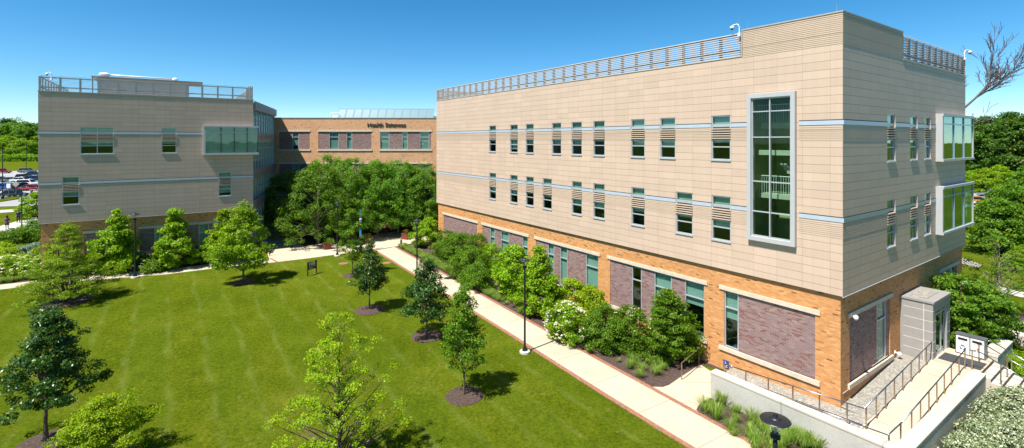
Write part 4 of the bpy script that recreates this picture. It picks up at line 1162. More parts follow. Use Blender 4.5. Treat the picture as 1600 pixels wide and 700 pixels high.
# HSB sign
a_ = G(480.7, 431.6); b_ = G(494.2, 427)
sg = empty('building_sign', (a_.x, a_.y, a_.z), math.atan2(b_.y - a_.y, b_.x - a_.x), 'small dark maroon lawn sign reading HSB on two posts', 'sign')
wl = (b_ - a_).length
mb = MB(); mb.box(-.04, .04, -.04, .04, -.1, 1.18); mb.build('post', 'sign_maroon', sg)
mb = MB(); mb.box(wl - .04, wl + .04, -.04, .04, -.1, 1.18); mb.build('post', 'sign_maroon', sg)
mb = MB(); mb.box(.04, wl - .04, -.03, .03, .50, 1.16); mb.build('panel', 'sign_black', sg)
text_mesh('HSB', .40, 'sign_white', 'lettering', sg, (.12, -.032, .85), (PI / 2, 0, 0), .004, bold=.008)
text_mesh('Health Sciences', .125, 'sign_white', 'lettering', sg, (.12, -.032, .71), (PI / 2, 0, 0), .003); text_mesh('Building', .125, 'sign_white', 'lettering', sg, (.12, -.032, .58), (PI / 2, 0, 0), .003)

# planters
def planter(px_, py_, label, k):
    p = G(px_, py_)
    o = empty('planter', p, ROT + .3 * k, label, 'planter', 'red square planters by the shady trees')
    mb = MB()
    a0, a1, h = .33, .40, .70
    q0 = [(-a0, -a0, .03), (a0, -a0, .03), (a0, a0, .03), (-a0, a0, .03)]; q1 = [(-a1, -a1, h), (a1, -a1, h), (a1, a1, h), (-a1, a1, h)]
    mb.face(q0[::-1]); [mb.face([q0[i], q0[(i + 1) % 4], q1[(i + 1) % 4], q1[i]]) for i in range(4)]
    mb.box(-a1 - .02, a1 + .02, -a1 - .02, a1 + .02, h - .06, h)
    mb.build('pot', 'planter_red', o)
    return o
PLN = [planter(511, 389.5, 'red square planter left of the tall lamp post in the court', 0), planter(575, 380, 'red square planter behind the blue emergency pole', 1), planter(634.5, 374, 'red square planter farthest right near the tan wing', 2)]
# blue phone tower
p = G(563.5, 393)
o = empty('emergency_phone', p, 0, 'slim blue emergency phone tower behind the small lawn trees', 'phone tower')
mb = MB(); mb.lathe([(.16, 0), (.16, .05), (.12, .08), (.12, 3.1), (.10, 3.2)], 16); mb.build('column', 'phone_blue', o, True)
mb = MB(); mb.lathe([(.05, 3.2), (.14, 3.28), (.14, 3.42), (.05, 3.52)], 14); mb.build('beacon', 'lamp_white', o, True)
mb = MB(); mb.tube((0, 0, 3.5), (0, 0, 4.3), .09, .07, 10); mb.build('mast', 'phone_blue', o)
mb = MB(); mb.box(-.09, .09, -.13, -.10, 1.1, 1.7); mb.build('call_panel', 'grey_metal', o)
# ash bin, court bin, bike post, bollards
p = G(626.8, 385.5); o = empty('ash_bin', p, 0, 'slender grey cigarette bin at the corner of the walk and the court', 'ash bin')
mb = MB(); mb.lathe([(.12, 0), (.12, .75), (.05, .8)], 14); mb.build('body', 'grey_metal', o); mb = MB(); mb.lathe([(.05, .8), (.05, .98), (.1, 1.0), (.03, 1.05)], 12); mb.build('cap', 'grey_metal', o)
p = G(413, 391); o = empty('litter_bin', p, 0, 'dark blue domed litter bin behind the bright tree at the court edge', 'litter bin')
mb = MB(); mb.lathe([(.28, 0), (.30, .1), (.30, .75), (.28, .8)], 18); mb.build('body', 'bin_blue', o); mb = MB(); mb.lathe([(.32, .8), (.30, .98), (.18, 1.1), (.03, 1.14)], 18); mb.build('lid', 'bin_blue', o, True)
p = G(421.5, 400); o = empty('bike_post', p, ROT, 'grey bike parking post with cross arms on the brick strip', 'bike post')
mb = MB(); mb.tube((0, 0, 0), (0, 0, .95), .05); mb.build('post', 'grey_metal', o); mb = MB(); [mb.tube((0, -.35, z), (0, .35, z), .03) for z in (.45, .8)]; mb.build('arm', 'grey_metal', o)
for (u_, v_, lb_) in ((672, 427, 'small brown bollard light in the grassy strip beside the walk'), (627, 360, 'small brown bollard light beneath the shady trees')):
    p = G(u_, v_); o = empty('bollard_light', p, 0, lb_, 'bollard', 'brown bollard lights')
    mb = MB(); mb.lathe([(.10, 0), (.10, .62)], 12); mb.build('post', 'bollard_brown', o); mb = MB(); mb.lathe([(.115, .62), (.115, .74), (.07, .8)], 12); mb.build('cap', 'bollard_brown', o)
# road signs by the car park
def road_sign(u_, v_, h, ang, kind, label):
    p = G(u_, v_); o = empty('road_sign', p, ang, label, 'road sign', 'road signs by the car park')
    mb = MB(); mb.tube((0, 0, 0), (0, 0, h), .04, n=6); mb.build('pole', 'grey_metal', o)
    mb = MB()
    if kind == 'd': mb.face([(-.6, -.05, h - .5), (0, -.05, h - 1.1), (.6, -.05, h - .5), (0, -.05, h + .1)]); mb.face([(-.6, -.03, h - .5), (0, -.03, h + .1), (.6, -.03, h - .5), (0, -.03, h - 1.1)])
    else: mb.box(-.35, .35, -.06, -.03, h - .9, h)
    mb.build('plate', 'screen_slat' if kind == 'd' else 'white_paint', o)
road_sign(25, 309, 3.2, .2, 'd', 'diamond shaped road sign by the black car at the lot entrance')
road_sign(13.5, 311, 3.0, .1, 'r', 'white rectangular road sign on a post left of the black car')
o = MB(); o.box(-1.1, 1.1, -.15, .15, .35, .85); o.box(-1.0, -.9, -.1, .1, 0, .35); o.box(.9, 1.0, -.1, .1, 0, .35); o = o.build('low_sign', 'sign_black'); o.location = G(49, 330); tag(o, 'low dark sign block standing on the far strip of lawn', 'sign')
o = MB(); o.box(-.5, .5, -.3, .3, 0, 5.2); o = o.build('banner_pylon', 'phone_blue'); o.location = G(1527.5, 276.5); tag(o, 'blue pylon sign standing beyond the right car park', 'pylon')


# ================================================================== FOLIAGE
def leaves_mesh(name, pos, size, out, mat, rng, aspect=0.55, up=0.5, sizevar=0.35, spread=1.0):
    """one small folded leaf face per row of pos; out = outward directions"""
    n = len(pos)
    nrm = out * 0.7 + rng.normal(size=(n, 3)) * 0.65 * spread; nrm[:, 2] += up
    nrm /= np.linalg.norm(nrm, axis=1)[:, None] + 1e-9
    t = rng.normal(size=(n, 3)); t[:, 2] -= 0.3
    a = t - nrm * np.sum(t * nrm, axis=1)[:, None]; a /= np.linalg.norm(a, axis=1)[:, None] + 1e-9
    b = np.cross(nrm, a)
    s = size * (1 + sizevar * rng.uniform(-1, 1, n))[:, None]
    v = np.empty((n, 4, 3), dtype=np.float32)
    v[:, 0] = pos - a * s * .5; v[:, 1] = pos + b * s * .5 * aspect + nrm * s * .06
    v[:, 2] = pos + a * s * .5; v[:, 3] = pos - b * s * .5 * aspect + nrm * s * .06
    me = bpy.data.meshes.new(name)
    me.vertices.add(n * 4); me.vertices.foreach_set('co', v.reshape(-1))
    me.loops.add(n * 4); me.loops.foreach_set('vertex_index', np.arange(n * 4, dtype=np.int32))
    me.polygons.add(n); me.polygons.foreach_set('loop_start', np.arange(0, n * 4, 4, dtype=np.int32))
    me.update(calc_edges=True)
    me.materials.append(MATS[mat])
    return me

def prof_value(prof, k):
    ks = [p[0] for p in prof]; rs = [p[1] for p in prof]
    return np.interp(k, ks, rs)
PY = [(0, .55), (.08, .92), (.2, 1.0), (.45, .78), (.7, .48), (.9, .2), (1, .03)]        # pyramid
OV = [(0, .35), (.12, .75), (.35, 1.0), (.6, .92), (.8, .66), (.95, .3), (1, .05)]        # oval
DO = [(0, .80), (.15, .98), (.4, 1.0), (.65, .86), (.85, .55), (1, .1)]                   # dome to the ground
CO = [(0, .7), (.2, 1.0), (.5, .9), (.8, .6), (1, .15)]                                   # column
UM = [(0, .85), (.15, 1.0), (.4, .95), (.7, .78), (.88, .5), (1, .12)]                    # broad shade tree

def crown_points(rng, z0, h, rad, prof, nclump, per, csize, flat=0.6, inner=0.35, lobes=5, lob=0.22, droop=0.0):
    k = rng.uniform(0, 1, nclump * 4); w = prof_value(prof, k)
    keep = rng.uniform(0, 1, len(k)) < np.clip(w + .08, 0, 1); k = k[keep][:nclump]
    m = len(k)
    th = rng.uniform(0, 2 * PI, m)
    r = prof_value(prof, k) * rad
    ph1, ph2 = rng.uniform(0, 2 * PI, 2)
    wob = 1 + lob * np.sin(th * lobes + ph1 + k * 9) + lob * .6 * np.sin(th * (lobes + 3) + ph2 - k * 14) + rng.normal(size=m) * .07
    rr = r * wob * (inner + (1 - inner) * np.sqrt(rng.uniform(0, 1, m)))
    c = np.stack([rr * np.cos(th), rr * np.sin(th), z0 + k * h - droop * (rr / rad) ** 2], axis=1)
    sz = csize * rng.uniform(.6, 1.35, m)
    cnt = np.maximum(6, (per * rng.uniform(.5, 1.4, m) * (sz / csize) ** 1.5)).astype(int)
    idx = np.repeat(np.arange(m), cnt)
    d = rng.normal(size=(len(idx), 3)); d /= np.linalg.norm(d, axis=1)[:, None]
    q = rng.uniform(0, 1, len(idx)) ** .45
    off = d * q[:, None] * sz[idx][:, None]; off[:, 2] *= flat
    p = c[idx] + off
    p[:, 2] = np.maximum(p[:, 2], z0 * .4 + .03)
    ax = np.stack([c[:, 0] * .8, c[:, 1] * .8, (c[:, 2] - (z0 + h * .4)) * .6], axis=1)
    ax /= np.linalg.norm(ax, axis=1)[:, None] + 1e-6
    out = d * .6 + ax[idx] * .8
    out /= np.linalg.norm(out, axis=1)[:, None] + 1e-9
    return c, p, out

def tree(name, loc, label, cat, h, rad, z0=1.4, prof=OV, leaf='leaf_mid', size=.12, nclump=90, per=60, csize=.38, seed=1, bark='bark', tr=.07, group=None, scale_xy=(1, 1),
         stems=1, flat=.6, flowers=None, branches=26, inner=.35, lobes=5, lob=.22, rot=0.0, droop=0.0, aspect=.55, up=.5, lean=0.0):
    rng = np.random.default_rng(seed)
    per = int(per * DENS); size = size * 1.12
    o = empty(name, loc, rot, label, cat, group)
    c, p, out = crown_points(rng, z0, h - z0, rad, prof, nclump, per, csize, flat, inner, lobes, lob, droop)
    for arr in (c, p): arr[:, 0] *= scale_xy[0]; arr[:, 1] *= scale_xy[1]
    me = leaves_mesh('crown', p, size, out, leaf, rng, aspect, up)
    cr = link_mesh('crown' if cat == 'tree' else 'foliage', me, o)
    mb = MB()
    top = z0 + (h - z0) * .86
    for s in range(stems):
        a = 2 * PI * s / max(1, stems) + .3; k = 0 if stems == 1 else .12 + .05 * s
        pts = []
        for i in range(8):
            f_ = i / 7
            pts.append(Vector((math.cos(a) * k * (1 + f_ * 3) + rng.normal() * .02 * h * .1 + lean * f_, math.sin(a) * k * (1 + f_ * 3) + rng.normal() * .02 * h * .1, f_ * top)))
        pts[0].z = -.05
        for i in range(7):
            r1 = tr * (1 - .85 * i / 7) * (1.35 if i == 0 else 1); r2 = tr * (1 - .85 * (i + 1) / 7)
            mb.tube(pts[i], pts[i + 1], r1, r2, 8, False)
    order = rng.permutation(len(c))[:branches]
    for j in order:
        e_ = Vector(c[j]); rr = math.hypot(e_.x, e_.y)
        zb = max(z0 * .75 if z0 > .8 else .15, e_.z - rr * .75 - .1); zb = min(zb, top * .95)
        f_ = zb / top; b0 = Vector((lean * f_, 0, zb))
        r1 = max(.008, tr * (1 - .85 * f_) * .45)
        midp = b0.lerp(e_, .5) + Vector((rng.normal() * .05, rng.normal() * .05, rr * .08))
        mb.tube(b0, midp, r1, r1 * .7, 5, False); mb.tube(midp, e_, r1 * .7, r1 * .25, 5, False)
    mb.build('trunk', bark, o, True)
    if flowers:
        fm, nf, fs = flowers
        k = rng.uniform(.05, .98, nf); th = rng.uniform(0, 2 * PI, nf); r = prof_value(prof, k) * rad * rng.uniform(.97, 1.12, nf)
        cc = np.stack([r * np.cos(th) * scale_xy[0], r * np.sin(th) * scale_xy[1], z0 + k * (h - z0) * 1.02 + .02], 1)
        idx = np.repeat(np.arange(nf), 9)
        d = rng.normal(size=(len(idx), 3)); d /= np.linalg.norm(d, axis=1)[:, None]; d[:, 2] = np.abs(d[:, 2])
        fp = cc[idx] + d * fs * np.array([1, 1, .6])
        fo = link_mesh('blossoms', leaves_mesh('blossoms', fp, fs * .95, d, fm, rng, .9, .6), o); fo['kind'] = 'stuff'
    return o

DENS = 1.6
# ---- lawn trees
LAWN = 'young trees on the lawn'
g_ = G(72, 691); disc(g_, 1.0)
tree('oak_tree', g_, 'dark green young oak on a single stem at the left edge of the lawn', 'tree', 5.65, 1.62, 1.7, [(0, .6), (.06, .95), (.2, 1), (.42, .74), (.62, .52), (.8, .30), (1, .04)], 'leaf_oak', .092, 165, 85, .31, 3, 'bark', .075, branches=60, lob=.30, group=LAWN)
g_ = G(165, 722); disc(g_, 1.1)
tree('ornamental_tree', g_, 'low round bright shrubby tree at the bottom left of the lawn', 'tree', 2.5, 1.28, .35, DO, 'leaf_yellow', .068, 130, 95, .28, 4, 'bark', .05, branches=30, stems=2, group=LAWN)
g_ = G(105, 471); disc(g_, 1.5)
tree('feathery_tree', g_, 'feathery light green spreading tree on the lawn by the left walk', 'tree', 5.7, 2.45, .55, [(0, .8), (.1, 1), (.3, .85), (.55, .55), (.8, .28), (1, .05)], 'leaf_feather', .105, 280, 80, .42, 5, 'bark', .10, flat=.3, branches=70, stems=2, lob=.3, aspect=.35, inner=.25, group=LAWN)
g_ = G(380, 440); disc(g_, .95)
tree('maple_tree', g_, 'bright yellow green pyramidal tree with a mulch ring by the left walk', 'tree', 6.5, 2.15, 1.15, PY, 'leaf_bright', .15, 170, 64, .46, 6, 'bark', .075, branches=40, lob=.15, group=LAWN)
g_ = G(551, 430); disc(g_, .9)
tree('young_tree', g_, 'thin young tree farthest from the viewer, near the blue phone tower', 'tree', 6.1, 1.15, 1.3, [(0, .6), (.2, 1), (.5, .85), (.8, .5), (1, .08)], 'leaf_mid', .12, 85, 50, .34, 7, 'bark', .05, branches=40, lob=.3, group=LAWN)
g_ = G(577, 484); disc(g_, 1.05)
tree('oak_tree', g_, 'small dark oak second in the row, its shadow on the open lawn', 'tree', 4.9, 1.05, 1.3, [(0, .6), (.2, 1), (.5, .9), (.8, .55), (1, .12)], 'leaf_oak', .12, 85, 55, .34, 8, 'bark', .055, branches=40, group=LAWN)
g_ = G(667, 525); disc(g_, 1.0)
tree('oak_tree', g_, 'full dark young oak overlapping the walk, third in the row', 'tree', 4.75, 1.35, 1.15, [(0, .6), (.15, 1), (.4, .95), (.7, .55), (.85, .3), (1, .1)], 'leaf_oak', .12, 110, 60, .36, 9, 'bark', .06, branches=46, lob=.28, group=LAWN)
g_ = G(725, 618); disc(g_, .92)
tree('young_tree', g_, 'slender green tree nearest of the row, in a round mulch ring by the walk', 'tree', 5.25, 1.0, 1.35, [(0, .6), (.1, .95), (.25, 1), (.5, .75), (.8, .5), (1, .12)], 'leaf_mid', .10, 120, 52, .28, 10, 'bark', .05, branches=60, lob=.32, group=LAWN)
g_ = G(530, 742)
disc(g_, 1.0)
tree('sapling', g_, 'airy bright yellow green tree with open branches at the bottom of the lawn', 'tree', 6.0, 2.15, .7, [(0, .6), (.12, .95), (.3, 1), (.5, .72), (.7, .5), (.88, .35), (1, .12)], 'leaf_yellow', .068, 170, 70, .25, 11, 'bark', .07, branches=150, lob=.38, inner=.15, group=LAWN)
for u_, v_ in ((536, 411.5), (604, 410.5)):
    disc(G(u_, v_), .42, 'bare_patch', 'edge_brick', .01)

# ---- the grove in the court
GR = 'shade trees crowding the court'
gl = [((497, 381), 4.1, 9.3, 'broad shade tree at the front left of the court grove, over the red planter'),
      ((452, 367), 3.6, 8.0, 'dark shaded tree at the left end of the court grove beside the glass link'),
      ((548, 371), 4.0, 9.6, 'shade tree of the court grove behind the tall lamp post'),
      ((590, 367), 3.9, 9.2, 'shade tree in the middle of the court grove behind the blue phone tower'),
      ((622, 364), 3.9, 9.3, 'shade tree of the court grove with its trunk left of the last planter'),
      ((664, 362), 3.7, 8.9, 'shade tree at the right end of the court grove touching the tan wing'),
      ((515, 357), 4.2, 9.9, 'shade tree at the back left of the court grove close to the brick wing'),
      ((600, 354), 4.2, 9.6, 'shade tree at the back middle of the court grove under the lettering'),
      ((655, 352), 4.0, 9.4, 'shade tree at the back right of the court grove')]
for i, (p, r_, h_, lb_) in enumerate(gl):
    tree('shade_tree', G(*p), lb_, 'tree', h_ - .45, r_, 1.9 if i != 0 else 1.5, [(0, .9), (.15, 1.0), (.45, .92), (.75, .72), (.92, .42), (1, .12)], 'leaf_zelkova', .17, 430, 52, .50, 100 + i, 'bark_pale', .14, flat=.75, branches=40, lob=.10, inner=.5, droop=.9, aspect=.42, group=GR)

# ---- shrubs in front of the left wing
SL = 'planting in front of the left wing'
def shrub(p, label, h, r, seed, leaf='leaf_mid', prof=DO, size=.12, n=90, per=60, cs=.36, z0=.12, name='shrub', cat='shrub', group=SL, dy=(0, 0), **k):
    g = G(*p); return tree(name, g, label, cat, h, r, z0, prof, leaf, size, n, per, cs, seed, 'bark', .05, group=group, branches=20, **k)
shrub((97, 424), 'leafy pyramidal magnolia behind the feathery tree', 5.0, 1.7, 201, 'leaf_bright', PY, .185, 130, 60, .42, name='magnolia', z0=.3)
shrub((183, 426), 'leafy pyramidal magnolia left of the lamp post on the left walk', 5.3, 1.75, 202, 'leaf_bright', PY, .185, 140, 60, .42, name='magnolia', z0=.3)
shrub((273, 418), 'leafy pyramidal magnolia right of the lamp post on the left walk', 5.4, 1.75, 203, 'leaf_bright', PY, .185, 140, 60, .42, name='magnolia', z0=.3)
shrub((350, 410), 'leafy pyramidal magnolia half hidden behind the bright lawn tree', 4.9, 1.6, 204, 'leaf_bright', PY, .185, 130, 60, .42, name='magnolia', z0=.3)
FL = ('petal', 90, .07)
for i, (u_, v_, h_, r_, nf, lb_) in enumerate([(12, 434, 1.8, 1.5, 90, 'hydrangea with many cream blooms at the far left edge'), (48, 431, 1.7, 1.45, 90, 'hydrangea with cream blooms left of the feathery tree'), (76, 428, 1.4, 1.1, 40, 'hydrangea with cream blooms just behind the feathery tree'),
        (152, 427, 1.4, 1.0, 45, 'hydrangea with few blooms right of the feathery tree'), (226, 421, 1.4, 1.1, 60, 'hydrangea with pale blooms between lamp post and second magnolia'), (306, 412, 1.5, 1.1, 60, 'hydrangea with pale blooms by the green ground floor window'), (330, 409, 1.4, 1.0, 40, 'hydrangea with pale blooms left of the bright lawn tree')]):
    shrub((u_, v_), lb_, h_, r_, 220 + i, 'leaf_mid' if i > 2 else 'leaf_bright', DO, .11, 70, 50, .3, flowers=('petal', nf, .085), name='hydrangea')
for i, (u_, v_, h_, r_, lf, lb_) in enumerate([(20, 383, 1.7, 2.0, 'leaf_mid', 'rounded green hedge bush below the walking man'), (45, 378, 1.9, 2.0, 'leaf_mid', 'rounded green hedge bush at the left wing corner near the path'), (-4, 387, 1.6, 2.0, 'leaf_mid', 'rounded green hedge bush at the far left edge below the walking woman'), (58, 372, 2.2, 1.6, 'leaf_mid', 'upright green hedge bush against the left wing corner'),
        (46, 398, 1.1, 1.7, 'leaf_blue', 'spreading blue green juniper near the left wing corner'), (62, 396, 1.0, 1.3, 'leaf_blue', 'smaller blue green juniper beside the brick corner'), (12, 404, .9, 1.9, 'leaf_yellow', 'low yellow green mound behind the cream hydrangeas'), (-8, 398, 1.0, 1.9, 'leaf_yellow', 'low yellow green mound at the far left edge'),
        (245, 424, .9, .9, 'leaf_mid', 'low clipped bush at the foot of the second magnolia'), (130, 424, 1.3, 1.2, 'leaf_mid', 'green bush between the feathery tree and the first magnolia'), (205, 416, 1.6, 1.1, 'leaf_mid', 'green bush right behind the lamp post of the left walk')]):
    shrub((u_, v_), lb_, h_, r_, 240 + i, lf, DO, .13, 80, 55, .38)

# ---- bed beside the right wing
SR = 'planting between the walk and the right wing'
def rsh(p, lb, h, r, seed, leaf='leaf_mid', **k): return shrub(p, lb, h, r, seed, leaf, group=SR, **k)
rsh((668, 386), 'bright leafy bush where the court meets the tan wing', 3.1, 1.5, 301, 'leaf_bright', n=110, size=.14)
rsh((700, 402), 'dense green shrub against the far purple brick panel', 2.7, 1.7, 302, n=130, size=.11)
rsh((722, 412), 'dense green shrub second along the wall from the court', 3.0, 1.7, 303, n=140, size=.11)
rsh((748, 416), 'dense green shrub by the narrow green windows', 3.0, 1.6, 304, n=130, size=.11)
rsh((738, 438), 'dark green full shrub beside the brown bollard light', 2.9, 1.7, 305, n=150, size=.11)
rsh((767, 432), 'green shrub with yellow tips in the middle of the far bed', 2.9, 1.5, 306, 'leaf_bright', n=120, size=.11)
rsh((744, 452), 'loose low shrub spilling to the brick edging', 2.0, 1.2, 307, n=90, size=.10)
rsh((802, 462), 'upright leafy bush left of the lamp post in the right bed', 3.9, 1.35, 308, 'leaf_bright', prof=OV, n=130, size=.15, cs=.4)
rsh((843, 490), 'tall leafy magnolia bush just behind the nearest whole lamp post', 4.6, 1.5, 309, 'leaf_bright', prof=PY, n=170, size=.15, cs=.4, name='magnolia')
rsh((893, 488), 'yellow green shrub behind the white flowering hydrangea', 2.3, 1.3, 310, 'leaf_yellow', n=100, size=.11)
rsh((925, 494), 'yellow green shrub under the stone sill of the wide window', 2.0, 1.2, 311, 'leaf_yellow', n=90, size=.11)
rsh((886, 530), 'hydrangea covered in white blooms beside the walk', 2.25, 1.25, 312, 'leaf_bright', flowers=('petal', 150, .085), n=120, size=.10, name='hydrangea', cs=.3)
rsh((945, 541), 'round green shrub right of the white hydrangea', 2.45, 1.4, 313, n=170, size=.09, cs=.3)
rsh((985, 546), 'round green shrub with a few pale blooms against the next tall bush', 2.5, 1.3, 314, n=160, size=.09, cs=.3, flowers=('petal', 22, .07))
rsh((1044, 562), 'tall layered green shrub nearest the short handrail', 3.9, 1.5, 315, 'leaf_mid', prof=[(0, .75), (.2, 1), (.5, .85), (.8, .5), (1, .1)], n=210, size=.105, cs=.34, flat=.35)
rsh((1062, 556), 'green shrub tucked between the tall layered bush and the brick', 2.6, 1.2, 316, n=120, size=.10)
# ---- right of the entrance
SE = 'planting around the entrance steps'
def lsh(s, t, lb, h, r, seed, leaf, z=0.0, **k):
    kk = dict(prof=DO, size=.09, n=130, per=60, cs=.3, name='shrub', cat='shrub', z0=.1); kk.update(k)
    return tree(kk.pop('name'), L(s, t, z), lb, kk.pop('cat'), h, r, kk.pop('z0'), kk.pop('prof'), leaf, kk.pop('size'), kk.pop('n'), kk.pop('per'), kk.pop('cs'), seed, 'bark', .05, group=SE, branches=20, **kk)
V = 'white edged variegated shrub '
lsh(4.75, 6.0, V + 'next to the entrance steps', 1.55, 1.3, 401, 'leaf_varieg', n=170)
lsh(4.8, 4.1, V + 'in the middle of the row by the ramp wall', 1.5, 1.3, 402, 'leaf_varieg', n=170)
lsh(4.7, 2.2, V + 'third from the steps along the ramp wall', 1.35, 1.3, 403, 'leaf_varieg', n=170)
lsh(4.6, .3, V + 'nearest the bottom edge, fourth from the steps', 1.15, 1.15, 404, 'leaf_varieg', n=150)
lsh(5.7, 6.0, V + 'behind the row beside the low end wall', 1.2, 1.1, 405, 'leaf_varieg', n=100)
lsh(1.1, 12.6, 'dense layered dark green tree behind the porch', 4.5, 1.75, 410, 'leaf_zelkova', z=.3, n=200, size=.13, cs=.40, flat=.35, cat='tree', name='layered_tree', z0=.4)
lsh(1.5, 15.2, 'second layered green tree right of the porch, against the brick end', 3.9, 1.45, 411, 'leaf_mid', z=.2, n=180, size=.14, cs=.42, flat=.35, cat='tree', name='layered_tree', z0=.4)
lsh(.9, 11.4, 'low green bush tucked beside the porch wall', 1.6, .9, 412, 'leaf_mid', z=.8, n=80)
lsh(3.6, 12.6, 'bright green ground shrub behind the bins', 1.0, 1.2, 413, 'leaf_bright', z=.1, n=90)
lsh(5.0, 12.0, 'bright green ground shrub right of the upper wall', .8, 1.3, 414, 'leaf_bright', n=90)
lsh(6.6, 11.0, 'low green plants at the foot of the entrance steps', .7, 1.1, 415, 'leaf_mid', n=70)
g_ = G(1561, 491); disc(g_, 1.6)
tree('small_tree', g_, 'small open twiggy tree in mulch between the far walks on the right', 'tree', 5.6, 2.3, 1.4, UM, 'leaf_mid', .11, 90, 34, .36, 420, 'bark_pale', .07, branches=80, inner=.2, lob=.35, group='trees on the right hand lawns')
# ---- grass clumps
def clump_mesh(seed, n=150, h=.5, r=.42):
    rng = np.random.default_rng(seed)
    vs = []; fs = []
    for i in range(n):
        a = rng.uniform(0, 2 * PI); q = rng.uniform(.02, .14); l = h * rng.uniform(.65, 1.15); o = r * rng.uniform(.35, 1.1); w = .009
        bx, by = q * math.cos(a), q * math.sin(a); ca, sa_ = math.cos(a), math.sin(a); px_, py_ = -sa_ * w, ca * w
        p = [(0, 0), (o * .35, l * .7), (o * .75, l * .95), (o * 1.1, l * .72)]
        k = len(vs)
        for j, (d, z) in enumerate(p):
            ww = 1 - j / 3.3
            vs.append((bx + ca * d + px_ * ww, by + sa_ * d + py_ * ww, z)); vs.append((bx + ca * d - px_ * ww, by + sa_ * d - py_ * ww, z))
        for j in range(3): fs.append((k + 2 * j, k + 2 * j + 1, k + 2 * j + 3, k + 2 * j + 2))
    me = bpy.data.meshes.new('grass_clump'); me.from_pydata(vs, [], fs); me.materials.append(MATS['leaf_grass']); return me
cms = [clump_mesh(500 + i, 170) for i in range(4)]
cms_t = [clump_mesh(510 + i, 190, .60, .46) for i in range(3)]
def clump(p, lb, group, sc_=1.0, tall=False, i=0):
    o = link_mesh('grass_clump', (cms_t if tall else cms)[i % (3 if tall else 4)]); o.location = p; o.rotation_euler = (0, 0, i * 1.7); o.scale = (sc_, sc_, sc_ * (1 + .1 * ((i * 7) % 3 - 1)))
    tag(o, lb, 'grass clump', group)
rr = random.Random(5)
# lower bed: tall clumps, one label for the look-alikes of the row
lowc = [(1103, 643, 1.2), (1126, 634, 1.1), (1119, 655, 1.15), (1149, 646, .8), (1141, 672, .85), (1150, 660, .6), (1146, 681, .7), (1175, 662, 1.15), (1172, 684, .95), (1190, 672, 1.1), (1200, 690, 1.15), (1231, 690, 1.2), (1247, 694, 1.2), (1256, 700, 1.2), (1180, 702, 1.1), (1206, 712, 1.2), (1275, 704, 1.1), (1222, 702, 1.1)]
for i, (u_, v_, s_) in enumerate(lowc): clump(G(u_, v_), 'tall feathery grass clump in the mulch below the retaining wall', 'grass clumps below the retaining wall', s_ * .88, True, i)
bedc = [(959, 541, .9), (946, 546, .8), (970, 553, .9), (985, 560, .8), (996, 552, .9), (1007, 561, .9), (978, 546, .8), (990, 570, .9), (984, 576, .8), (1003, 579, .9), (1022, 572, .9), (1024, 586, .9), (1013, 567, .8), (940, 552, .7), (967, 566, .4), (921, 548, .4), (1035, 578, .8), (1000, 590, .8)]
for i, (u_, v_, s_) in enumerate(bedc): clump(G(u_, v_), 'fine grass clump in the mulch between the round shrubs and the apron', 'grass clumps near the apron', s_, False, i)
# liriope rows along the walk (far bed) : clumps hugging the edging
e0, e1, e2 = [Vector(q) for q in (edge[0], edge[1], edge[2])]
n_ = 0
def along(a, b, f): return a.lerp(b, f)
nrm_ = Vector((0.84, 0.54))
for k in range(118):
    f_ = k / 117
    p2 = along(e0, e1, f_ * 1.12) if f_ < .893 else along(e1, e2, (f_ - .893) * 1.1)
    for rowi in range(2):
        w_ = .35 + rowi * .55 + rr.uniform(-.12, .12)
        if rowi == 1 and rr.random() < .25: continue
        q = p2 + nrm_ * w_; s_ = rr.uniform(.55, .85)
        if f_ > .80 and rr.random() < .4: continue
        clump((q.x, q.y, terrain(q.x, q.y)), 'low grassy clump of the edging row along the far half of the walk', 'low clumps edging the walk', s_, False, n_); n_ += 1
for k in range(52):
    f_ = k / 51
    pA = G(-10 + 430 * f_, 443.5 - 38 * f_ + rr.uniform(-1.5, .5)) if True else None
    a0 = Vector((hi[2][0], 0)); 
    u_ = 0 + 400 * f_
    v_ = np.interp(u_, [0, 49, 164, 260, 340, 420], [445.5, 440, 428, 420.5, 411.5, 404]) - 1.6 - rr.uniform(0, 2.2)
    clump(G(u_, v_), 'low grassy clump edging the left walk in front of the left wing', 'low clumps edging the left walk', rr.uniform(.7, 1.05), False, k)
for i, pl in enumerate(PLN):
    p = pl.location
    tree('planter_flowers', (p.x, p.y, p.z + .62), ['green plants spilling from the red planter left of the lamp post', 'plants in the red planter behind the blue tower', 'plants with red blooms in the right hand red planter'][i], 'plant', .5, .36, .05, DO, 'leaf_mid', .07, 22, 30, .12, 520 + i, 'bark', .01, branches=4, flowers=('petal_red', 8, .05) if i == 2 else None, group='plants in the red planters')

# ---- background trees (kinds are built once, then copied)
def far_tree(seed, leaf='leaf_wood', h=13, r=5, size=.42, n=190, per=55, cs=1.15, prof=UM, z0=1.5, flat=.55, lob=.2):
    return tree('woodland_tree', (0, 0, 0), '', 'tree', h, r, z0, prof, leaf, size, n, per, cs, seed, 'bark_grey', .22, branches=30, lob=lob, flat=flat)
kinds = [far_tree(601), far_tree(602, 'leaf_zelkova', 12, 5.2), far_tree(603, 'leaf_mid', 10, 4.6, prof=OV, z0=1.0), far_tree(604, 'leaf_bright', 6, 3.4, .3, 130, 50, .8, DO, .3), far_tree(605, 'leaf_wood', 15, 5.5, .45, 220, 55, 1.2, OV, 1.0)]
used = set()
def plant(ki, p, sc_, rz, lb, grp):
    if ki not in used:
        used.add(ki); o = kinds[ki]; o.location = p; o.scale = (sc_,) * 3; o.rotation_euler = (0, 0, rz); o['label'] = lb; o['group'] = grp
    else: o = copy_tree(kinds[ki], p, rz, sc_, lb, grp)
    return o
def at(u, Y): 
    x = (u - CX) / F * Y; return Vector((x, Y, terrain(x, Y)))
